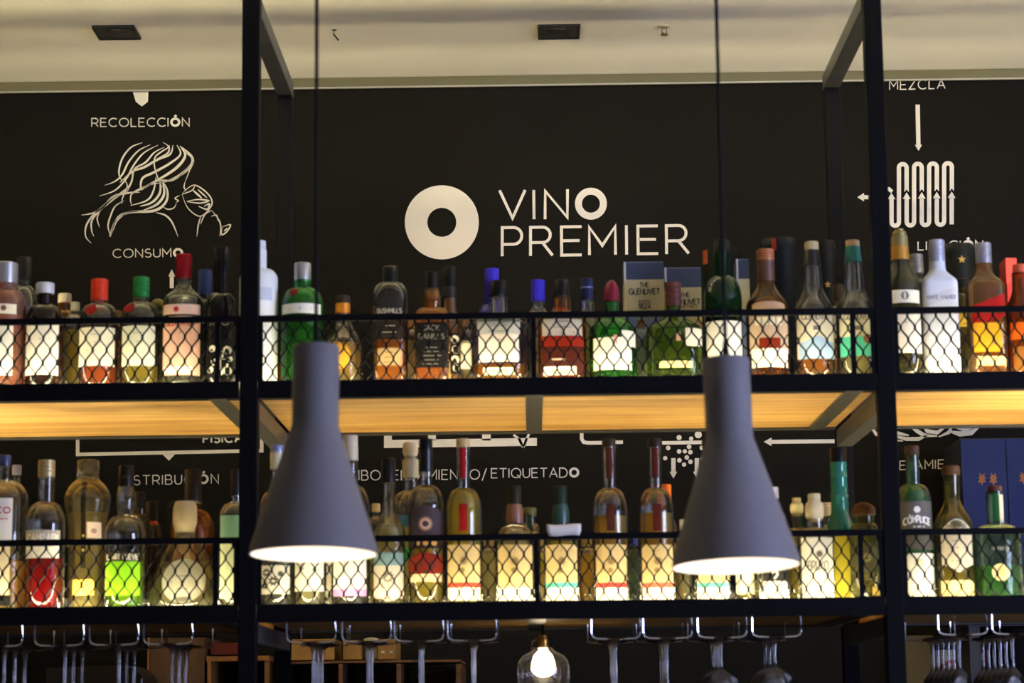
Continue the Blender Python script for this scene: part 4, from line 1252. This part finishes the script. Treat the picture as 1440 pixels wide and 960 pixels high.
bottle('wide clear gin bottle with paper-stuffed neck, green swirl and cream seal', 'l', 1405, 'f', 66, 683, 691, 737, 752, 25, (20, srgb(96, 60, 40), .5, 0), ((.72, .82, .72, 1), (.5, .7, .5, 1), .05), (796, 'green'),
       [(768, 776, 34, srgb(50, 56, 48), {'text': [('NUTSY GIN', 0, 775, 26, 4, .9)], 'ink': srgb(200, 200, 186)}), (694, 734, 8, srgb(36, 100, 44), {'dx': -2}), (696, 736, 6, srgb(214, 204, 166), {'dx': 6}), (794, 818, 24, srgb(236, 216, 160), {'shape': 'circle', 'dx': -3, 'spots': [(-3, 806, 8, 18)], 'ink': srgb(214, 190, 130)})],
       group=LG)

for (cx, lab, liqc, lc) in ((688, 'squat glass bottle behind the gap beyond the red-necked mezcal', 'pale', None), (759, 'squat olive bottle behind the gap before the paper tag', 'yellow', None),
                            (826, 'squat brown-yellow bottle behind the gap beyond the paper tag', 'gold', None), (1048, 'squat yellow bottle behind the pendant rim', 'yellow', srgb(240, 236, 200)),
                            (1068, 'squat pale bottle next to the question-mark label', 'pale', None), (1112, 'squat yellow bottle before the white-labelled mezcal', 'yellow', None),
                            (462, 'squat pale bottle below the pendant rim by the post', 'pale', srgb(244, 238, 214)), (410, 'squat pale bottle beside the floral label', 'pale', None)):
    bottle(lab, 'l', cx, (.21 if cx not in (1068, 759, 688, 826, 1112) else .30), 28, 757, 764, 770, 784, 13, (15, srgb(120, 104, 60), .5, 0), CLEAR, (778, liqc), [(792, 836, 26, lc)] if lc else [], group=LG)
for (cx, lab, gl, liqc, lc) in ((655, 'short clear bottle with white label beside the script-labelled whiskey', CLEAR, 'pale', srgb(226, 218, 196)), (746, 'short amber bottle beside the guard upright', AMBERG, 'orange', None),
                                (903, 'short pale bottle in front of the tall whisky carton', CLEAR, 'clear', None), (577, 'short round clear bottle beside the arched dark label', CLEAR, 'pale', None)):
    bottle(lab, 'u', cx, .20 if cx not in (903, 746) else (.15 if cx == 903 else .30), 22, 449, 456, 463, 476, 11, (12, srgb(110, 80, 50), .5, 0), gl, (480, liqc), [(484, 520, 18, lc)] if lc else [], group=UG)

# paper tag folded over the lower rail
k = mpp(793, 748, .004)
pt = at(793, 754, .004)
tg = MB()
prof_t = [(-.0030, -.004), (-.0045, .006), (-.005, .014), (-.002, .0195), (.006, .0215), (.014, .0195), (.0165, .013), (.017, .002)]
nt_ = 8
for i in range(nt_ + 1):
    x = -.036 + .072 * i / nt_
    for (yy, zq) in prof_t:
        tg.v.append((x * (1 - .1 * (zq < .003)), yy - (.001 if zq < .01 else 0), zq - .0015 * math.cos(x * 40) * (zq > .015) + .0012 * math.sin(x * 90)))
mt_ = len(prof_t)
tg.f = [(i * mt_ + j, (i + 1) * mt_ + j, (i + 1) * mt_ + j + 1, i * mt_ + j + 1) for i in range(nt_) for j in range(mt_ - 1)]
tgo = tg.build('paper_tag', solid(srgb(238, 228, 212), .7), None, 2, (pt.x, .0, ZB['l'] + .1715 + .0045))
tgo.modifiers.new('solid', 'SOLIDIFY').thickness = .0006
tag(tgo, 'folded white paper tag hung over the lower guard rail', 'tag')


# ------------------------------------------------------------------ pendant lamps
def pendant(label, cx, y_top, y_rim, Y, tilt_y, tilt_x):
    top = at(cx, y_top, Y)
    k = mpp(cx, 650, Y)
    H = (top.z - at(cx, y_rim, Y).z)
    t = empty('pendant_lamp', (top.x, Y, top.z), label, 'lamp', 'grey cone pendants')
    r_n, r_r = 33 * k, 89.5 * k
    prof = [(-H, r_r), (-H + .012, r_r * .985), (-H * .60, r_n * 1.62), (-H * .42, r_n * 1.10), (-H * .385, r_n), (-.06, r_n * 1.0), (-.004, r_n * 1.0), (0, r_n * .96)]
    out = MB().lathe(prof, 48, cap0=False)
    inn = [(-H, r_r), (-H, r_r - .003), (-H + .012, r_r * .985 - .003), (-H * .60, r_n * 1.62 - .003), (-H * .42, r_n * 1.1 - .003), (-H * .385, r_n - .003), (-.09, r_n - .003)]
    sh = out.build('shade', M_LAMP, t, True)
    MB().lathe(inn, 48, cap0=False).build('shade_lining', M_LAMPIN, t, True)
    bulb = [(-.20, .0001)] + [(-.17 - .03 * math.cos(math.pi * q / 8), .031 * math.sin(math.pi * q / 8)) for q in range(1, 7)] + [(-.125, .014), (-.10, .013)]
    MB().lathe(bulb, 20).build('bulb', emit((1, .87, .68), 130), t, True)
    MB().lathe([(-.11, .017), (-.085, .017), (-.08, .024)], 20).build('socket', M_BLACK, t, True)
    for o in t.children:
        o.rotation_euler = (tilt_x, tilt_y, 0)
    MB().tube([(0, 0, -.01), (0, 0, .03)], [.009, .004], 10).build('cord_grip', M_CORD, t, True)
    MB().tube([(0, 0, .02), (0, 0, CEIL_Z - top.z)], .0031, 8).build('cord', M_CORD, t, True)
    MB().lathe([(CEIL_Z - top.z - .03, .05), (CEIL_Z - top.z, .05)], 24).build('ceiling_rose', M_CORD, t, True)
    return t


pendant('grey cone pendant beside the black steel post', 444.5, 487, 781, -1.0, math.radians(.3), math.radians(-3.2))
pendant('grey cone pendant in front of the bubbling drops drawing', 1020.5, 505, 798, -1.0, math.radians(-1.0), math.radians(-3.8))

# ------------------------------------------------------------------ clear glass filament pendant under the lower shelf
Ye = .36
e0 = at(763.5, 893, Ye)
ke = mpp(763, 920, Ye)
ed = empty('glass_pendant_lamp', (e0.x, Ye, e0.z), 'clear glass jar pendant with glowing bulb and brass socket', 'lamp')
MB().lathe([(-17.5 * ke, 7.5 * ke), (-16 * ke, 8 * ke), (-6 * ke, 8 * ke), (-5 * ke, 6.5 * ke), (0, 6 * ke)], 20).build('socket', solid(srgb(176, 132, 60), .3, .9), ed, True)
gp = [(-78, 34), (-60, 37), (-46, 37), (-36, 35.5), (-28, 29), (-23, 18), (-20, 14), (-17, 13.5)]
MB().lathe([(a * ke, b * ke) for a, b in gp], 32, cap0=False, cap1=False).build('glass_shade', vessel((.94, .94, .92, 1), (1, .95, .85, 1), .03), ed, True)
bp = [(-58, .3), (-57, 5), (-54, 9), (-48, 12), (-41, 11), (-35, 8), (-27, 5), (-18, 4.5)]
MB().lathe([(a * ke, b * ke) for a, b in bp], 24, cap0=False).build('bulb', emit((1, .80, .52), 9), ed, True)
MB().tube([(0, 0, -.001), (0, 0, ZB['l'] - e0.z - .001)], .003, 8).build('cord', M_CORD, ed, True)
MB().tube([(-.010, -.002, -.006), (-.024, -.002, -.014), (-.026, -.002, -.03), (-.022, -.002, -.045)], .0011, 6).build('wire', solid(srgb(150, 110, 60), .4, .6), ed, True)

# ------------------------------------------------------------------ stemware racks and hanging glasses
WG = None
ZL = ZB['l']
ORD = ['front', 'second', 'third', 'fourth', 'fifth', 'rearmost']


def glass_proto(stem, sc_=1.0):
    prof = [(0, .036), (-.0012, .0365), (-.0035, .030), (-.007, .014), (-.012, .0065), (-.03, .0042), (-stem * .8, .0040), (-stem, .006), (-stem - .006, .016), (-stem - .02, .033), (-stem - .045, .044), (-stem - .075, .046), (-stem - .105, .041), (-stem - .125, .037)]
    prof = [(z, r * sc_ if i < 3 or i > 7 else r) for i, (z, r) in enumerate(prof)]
    foot = MB().lathe([(prof[3][0], prof[3][1]), (prof[2][0], prof[2][1]), (prof[1][0], prof[1][1]), (prof[0][0], prof[0][1] * .98), (-.0006, .02 * sc_), (-.001, .0005)], 28)
    st = MB().lathe([(z, r) for z, r in reversed(prof[3:8])], 14, cap0=False, cap1=False)
    bowl = MB().lathe([(z, r) for z, r in reversed(prof[7:])], 28, cap0=False, cap1=False)
    return foot, st, bowl


_gm = {}


def wineglass(X, Y, zf, stem, label, group, sc_=1.0):
    t = empty('wine_glass', (X, Y, zf), label, 'wine glass', group)
    if stem not in _gm:
        f, s_, b = glass_proto(stem, sc_)
        os_ = [f.build('foot', M_WINEGLASS, t, True), s_.build('stem', M_WINEGLASS, t, True), b.build('bowl', M_WINEGLASS, t, True)]
        _gm[stem] = [o.data for o in os_]
    else:
        for nm, me in zip(('foot', 'stem', 'bowl'), _gm[stem]):
            o = bpy.data.objects.new(nm, me)
            COL.objects.link(o)
            o.parent = t


def rack_slot(cx, n, d0, dstep, stem, where, zdrop=.040):
    """one wire channel under the lower shelf; cx is the pixel of its front glass stem"""
    X = at(cx, 905, d0).x
    zw = ZL - zdrop
    hw = .0515
    t = empty('stemware_rack', (X, .06, ZL), 'chrome wire stemware rack ' + where, 'glass rack', 'wire stemware racks under the lower shelf')
    y_end = d0 + (n - 1) * dstep + .07
    for sgn in (-1, 1):
        yf = .035
        w1 = MB().tube([(sgn * hw, yf - .06, -.0), (sgn * hw, yf - .06, -zdrop + .010), (sgn * (hw - .003), yf - .06, -zdrop + .002), (sgn * (hw - .012), yf - .06, -zdrop - .002), (sgn * .018, yf - .06, -zdrop - .003), (sgn * .013, yf - .055, -zdrop - .003),
                        (sgn * .012, yf - .045, -zdrop - .003), (sgn * .012, y_end - .06, -zdrop - .003)], .0021, 8)
        w1.build('wire_rail', M_CHROME, t, True)
        w2 = MB().tube([(sgn * hw, y_end - .075, 0), (sgn * hw, y_end - .075, -zdrop), (sgn * .012, y_end - .075, -zdrop - .003)], .0021, 8)
        w2.build('hanger', M_CHROME, t, True)
    for i in range(n):
        pos = 'single' if n == 1 else ('rearmost' if i == n - 1 else ORD[i])
        wineglass(X, d0 + i * dstep, zw + .0006, stem, f'{pos} wine glass upturned in the rack {where}', 'upturned wine glasses under the lower shelf', .66 if n == 6 else 1.0)


rack_slot(22 - 15, 3, .10, .10, .115, 'below the white red-lettered label')
rack_slot(92, 3, .10, .094, .115, 'below the red aperitif bottle')
rack_slot(168, 3, .10, .094, .115, 'below the lime-green label')
rack_slot(243, 3, .10, .094, .115, 'below the conical flask')
rack_slot(441, 3, .09, .10, .115, 'below the grey cone pendant by the post')
rack_slot(518, 2, .09, .10, .115, 'above the cardboard cartons')
rack_slot(591, 2, .09, .10, .115, 'below the sun-labelled bottle')
rack_slot(665, 2, .09, .10, .115, 'below the red-necked mezcal bottle')
rack_slot(865, 3, .09, .11, .115, 'below the first mezcal beyond the paper tag')
rack_slot(937, 3, .09, .10, .110, 'below the orange-capped bottle')
rack_slot(1013, 3, .09, .10, .068, 'below the pendant over the teal-striped label')
rack_slot(1089, 3, .09, .10, .064, 'below the question-mark label')
rack_slot(1348, 6, .09, .064, .072, 'below the shield-labelled bottle')
rack_slot(1423, 6, .09, .064, .072, 'below the paper-stuffed gin bottle')

# ------------------------------------------------------------------ back bar behind, seen below the shelf
YB = 1.45


def bx(mb, x0, x1, y0, y1, Yf, depth):
    """box whose front face covers photo pixels x0..x1, y0..y1 at depth Yf"""
    a, b = at(x0, y1, Yf), at(x1, y0, Yf)
    return mb.box(a.x, b.x, Yf, Yf + depth, a.z, b.z)


bb = empty('back_bar_shelf', (at(520, 930, YB).x, YB + .2, FLOOR_Z), 'brown wooden back-bar cubby shelf carrying cardboard cartons', 'shelf')


def bbp(name, x0, x1, y0, y1, Yf=YB, depth=.448):
    o = bx(MB(), x0, x1, y0, y1, Yf, depth).build(name, M_BARWOOD, bb)
    o.location = -bb.location


bbp('top_board', 392, 648, 927, 933)
bbp('base_board', 392, 648, 1050, 1056)
for x in (392, 476, 558, 642):
    bbp('upright', x, x + 6, 933, 1050)
bbp('back_panel', 392, 648, 934, 1050, YB + .43, .015)
CARD = srgb(166, 128, 70)
for (x0, x1, y0, lab, depth) in ((404, 470, 898, 'plain brown carton, widest on the back-bar shelf', .25), (482, 508, 900, 'small brown carton in the middle of the three on the back-bar shelf', .2), (531, 557, 898, 'brown carton with two small white stickers on the back-bar shelf', .22)):
    a, b = at(x0, 927, YB + .03), at(x1, y0, YB + .03)
    z0 = at(520, 927, YB).z
    t = empty('cardboard_carton', ((a.x + b.x) / 2, YB + .03 + depth / 2, z0 + .0005), lab, 'box', 'cartons on the back-bar shelf')
    hw, h = (b.x - a.x) / 2, b.z - z0
    bevel(MB().box(-hw, hw, -depth / 2, depth / 2, 0, h).build('carton', solid(CARD, .8, 0, .2, .12, 20), t), .002)
    MB().box(-hw * .99, hw * .99, -.012, .012, h, h + .0006).build('tape', solid(srgb(190, 160, 100), .4), t)
    if x0 == 531:
        for q in (-.6, .3):
            MB().box(hw * q, hw * (q + .36), -depth / 2 - .0008, -depth / 2, h * .3, h * .42).build('sticker', solid(srgb(220, 216, 200), .6), t)
wc = empty('white_pot', (at(521, 927, YB + .06).x, YB + .1, at(520, 927, YB).z + .0005), 'small white pot between two cartons on the back-bar shelf', 'pot')
MB().lathe([(0, .016), (.004, .02), (.05, .022), (.052, .019)], 20).build('body', solid(srgb(220, 210, 190), .5), wc, True)
MB().lathe([(.052, .023), (.058, .022), (.062, .006)], 20).build('lid', solid(srgb(220, 210, 190), .5), wc, True)

# wooden cabinet with an open cubby beside the post
cb = empty('wooden_cabinet', (at(270, 940, YB).x, YB + .2, FLOOR_Z), 'brown wooden back-bar cabinet with an open dark cubby beside the post', 'cabinet')


def cbp(name, x0, x1, y0, y1, Yf, depth, mat=M_BARWOOD):
    o = bx(MB(), x0, x1, y0, y1, Yf, depth).build(name, mat, cb)
    o.location = -cb.location


cbp('side_panel', 208, 288, 896, 1100, YB, .35, wood(srgb(58, 42, 30), srgb(92, 68, 46), .7, 'Z'))
cbp('edge_strip', 207, 210, 896, 942, YB - .004, .004, solid(srgb(150, 100, 50), .5))
cbp('cubby_top', 290, 378, 921.5, 929.5, YB, .35, solid(srgb(150, 104, 56), .6, 0, .3, .2, 20))
cbp('cubby_side', 290, 297, 929.5, 1100, YB, .35, solid(srgb(150, 104, 56), .6, 0, .3, .2, 20))
cbp('cubby_side', 371, 378, 929.5, 1100, YB, .35)
cbp('cubby_back', 297, 371, 930, 1100, YB + .33, .02, solid(srgb(30, 24, 20), .8))
rb = bx(MB(), 296, 345, 904, 921, YB + .05, .2).build('red_box', solid(srgb(84, 20, 12), .8))
rb.location.z += .0012
tag(rb, 'flat dark red box lying on the wooden cubby beside the post', 'box')
# black coffee machine silhouette
cm = empty('coffee_machine', (at(130, 945, 1.2).x, 1.35, FLOOR_Z), 'black rounded machine on the back bar below the lime-green label', 'machine')
a, b = at(64, 990, 1.2), at(203, 937, 1.2)
n = 8
ring0 = [(a.x, b.z), (a.x + (b.x - a.x) * .6, b.z + .004)] + [(b.x - .06 + .06 * math.sin(q * math.pi / 16), b.z - .05 + .054 * math.cos(q * math.pi / 16)) for q in range(0, 9)] + [(b.x, -1.25), (a.x, -1.25)]
mb = MB()
mb.rings([[(x - cm.location.x, 1.2 - 1.35, z - FLOOR_Z) for x, z in ring0], [(x - cm.location.x, 1.42 - 1.35, z - FLOOR_Z) for x, z in ring0]])
mb.build('body', M_BLACK, cm)
MB().tube([(b.x - .006 - cm.location.x, -.155, b.z - .03 - FLOOR_Z), (b.x - .006 - cm.location.x, -.155, -1.1 - FLOOR_Z)], .003, 8).build('edge_trim', M_CHROME, cm, True)
MB().box(a.x - cm.location.x, b.x - cm.location.x, -.15, .07, -1.27 - FLOOR_Z, -1.25 - FLOOR_Z).build('drip_tray', M_CHROME, cm)
# back-bar counter they all stand on
ct = empty('back_bar_counter', (-.3, 1.5, FLOOR_Z), 'dark back-bar counter running along the wall below the shelf', 'counter')
MB().box(-2.6, 1.3, -.45, .39, .90, .93).build('counter_top', solid(srgb(40, 36, 34), .3), ct)
MB().box(-2.6, 1.3, -.42, .39, 0, .90).build('counter_body', M_BARWOOD, ct)

# ------------------------------------------------------------------ blue cabinet and notices on the far side
Yc = 1.58
a, b = at(1357, 790, Yc), at(1475, 615, Yc)
bl = empty('blue_display_cooler', ((a.x + b.x) / 2, Yc + .08, FLOOR_Z), 'dark blue display panel cabinet with orange splashes behind the gin bottles', 'cabinet')
hw = (b.x - a.x) / 2
M_BLUE = solid(srgb(24, 36, 88), .6, 0, .15, .18, 6)
MB().box(-hw, hw, -.079, .16, at(1400, 880, Yc).z - FLOOR_Z, b.z - FLOOR_Z).build('carcass', solid(srgb(30, 34, 46), .5), bl)
xm = at(1417, 700, Yc).x - bl.location.x
for q0, q1 in ((-hw + .001, xm - .0012), (xm + .0012, hw - .001)):
    bevel(MB().box(q0, q1, -.086, -.0795, at(1400, 878, Yc).z - FLOOR_Z, b.z - FLOOR_Z - .003).build('door_panel', M_BLUE, bl), .001)
for (cx_, cy_) in ((1381, 673), (1397, 673), (1439, 671)):
    pts = []
    prf = [1, .55, .9, .4, .7, .5, .95, .45, .95, .5, .7, .4, .9, .55]
    for q in range(14):
        r = 10 * prf[q]
        p = at(cx_ + r * .85 * math.sin(q * math.pi / 7), cy_ + r * math.cos(q * math.pi / 7), Yc - .0075)
        pts.append((p.x - bl.location.x, -.0875, p.z - FLOOR_Z))
    MB().add(pts, [tuple(range(14))]).build('orange_splash', solid(srgb(128, 74, 26), .6), bl)
bl.location.y = Yc + .08
for o in bl.children:
    pass
# legs so that the cabinet stands on the floor
for q in (-hw + .02, hw - .02):
    MB().box(q - .015, q + .015, -.07, .15, 0, at(1400, 880, Yc).z - FLOOR_Z).build('leg', solid(srgb(30, 34, 46), .5), bl)

pn = bx(MB(), 1268, 1312, 893, 1080, 1.86, .038).build('grey_wall_panel', solid(srgb(126, 120, 112), .8))
tag(pn, 'pale grey panel on the wall beside the right-hand steel post', 'panel')
a, b = at(1312, 1000, 1.885), at(1371, 913, 1.885)
ps = empty('notice_sign', ((a.x + b.x) / 2, 1.893, a.z), 'cream notice with a red ring on the wall behind the stemware', 'sign')
ox, oz = ps.location.x, ps.location.z
MB().box(a.x - ox, b.x - ox, -.004, .006, 0, b.z - a.z).build('board', solid(srgb(206, 190, 150), .7), ps)
rg = MB()
disc_ring(rg, 1342, 955, 28, 22.5, lambda x, y: (at(x, y, 1.888).x - ox, -.0055, at(x, y, 1.888).z - oz), 40)
rg.build('red_ring', solid(srgb(170, 40, 34), .6), ps)
tx = MB()
text(tx, 'E', lambda x, y: (at(x, y, 1.888).x - ox, -.0055, at(x, y, 1.888).z - oz), 1348, 1357, 958, 958, 14, 2.4)
tx.build('lettering', solid(srgb(70, 64, 60), .6), ps)
a, b = at(1373, 1000, 1.885), at(1391, 913, 1.885)
rp = empty('red_poster', ((a.x + b.x) / 2, 1.893, a.z), 'narrow red poster on the wall behind the rearmost stemware', 'poster')
ox2, oz2 = rp.location.x, rp.location.z
MB().box(a.x - ox2, b.x - ox2, -.004, .006, 0, b.z - a.z).build('board', solid(srgb(164, 32, 34), .6), rp)
ln = MB()
for q in range(7):
    zq = at(1380, 922 + 6 * q, 1.885).z - oz2
    ln.box((a.x - ox2) * .8, (b.x - ox2) * (.3 + .1 * (q % 3)), -.0048, -.004, zq, zq + .002)
ln.build('printed_lines', solid(srgb(206, 120, 110), .6), rp)

# ------------------------------------------------------------------ ceiling fittings
def ceil_at(px, py):
    d = ROT @ Vector(((px - 720) / F_PX, 1.0, -(py - 480) / F_PX))
    z = CEIL_Z
    for _ in range(12):
        p = CAM + d * ((z - CAM.z) / d.z)
        z = ceil_h(p.y)
    return p


for (cx, cyy, lab) in ((164, 43.5, 'black square ceiling downlight above the drawing of the drinker'), (786, 42.5, 'black square ceiling downlight above the ring logo')):
    p = ceil_at(cx, cyy)
    t = empty('square_downlight', (p.x, p.y, p.z), lab, 'light fitting', 'square ceiling downlights')
    hs = .052
    t.rotation_euler.x = math.atan((ceil_h(p.y + .05) - ceil_h(p.y - .05)) / .1)
    t.location.z -= .001
    m = MB()
    for x0, x1, y0, y1 in ((-hs, hs, -hs * 1.1, -hs), (-hs, hs, hs, hs * 1.1), (-hs * 1.1, -hs, -hs * 1.1, hs * 1.1), (hs, hs * 1.1, -hs * 1.1, hs * 1.1)):
        m.box(x0, x1, y0, y1, -.008, 0)
    m.build('frame', solid(srgb(30, 29, 26), .5), t)
    MB().box(-hs, hs, -hs, hs, -.0035, 0).build('plate', solid(srgb(46, 44, 38), .6), t)
    MB().lathe([(-.006, .03), (-.0036, .032)], 24).build('lens', solid(srgb(38, 36, 32), .3), t, True)
p = ceil_at(470, 42)
t = empty('ceiling_hook', (p.x, p.y, p.z), 'small dark wire hook in the ceiling beside the steel post', 'hook')
MB().lathe([(-.002, .006), (0, .007)], 12).build('base', M_RAW, t, True)
MB().tube([(0, 0, 0), (-.002, 0, -.012), (.006, 0, -.022), (.012, 0, -.030)], .0022, 8).build('hook', M_BLACK, t, True)
p = ceil_at(934, 37)
t = empty('fire_sprinkler', (p.x, p.y, p.z), 'small brass fire sprinkler head in the ceiling', 'sprinkler')
MB().lathe([(-.003, .016), (0, .018)], 20).build('collar', solid(srgb(190, 180, 150), .4, .3), t, True)
MB().tube([(-.006, 0, -.002), (-.007, 0, -.016), (0, 0, -.022), (.007, 0, -.016), (.006, 0, -.002)], .0018, 8).build('yoke', solid(srgb(140, 116, 70), .35, .7), t, True)
MB().lathe([(-.025, .010), (-.022, .0105)], 16).build('deflector', solid(srgb(140, 116, 70), .35, .7), t, True)
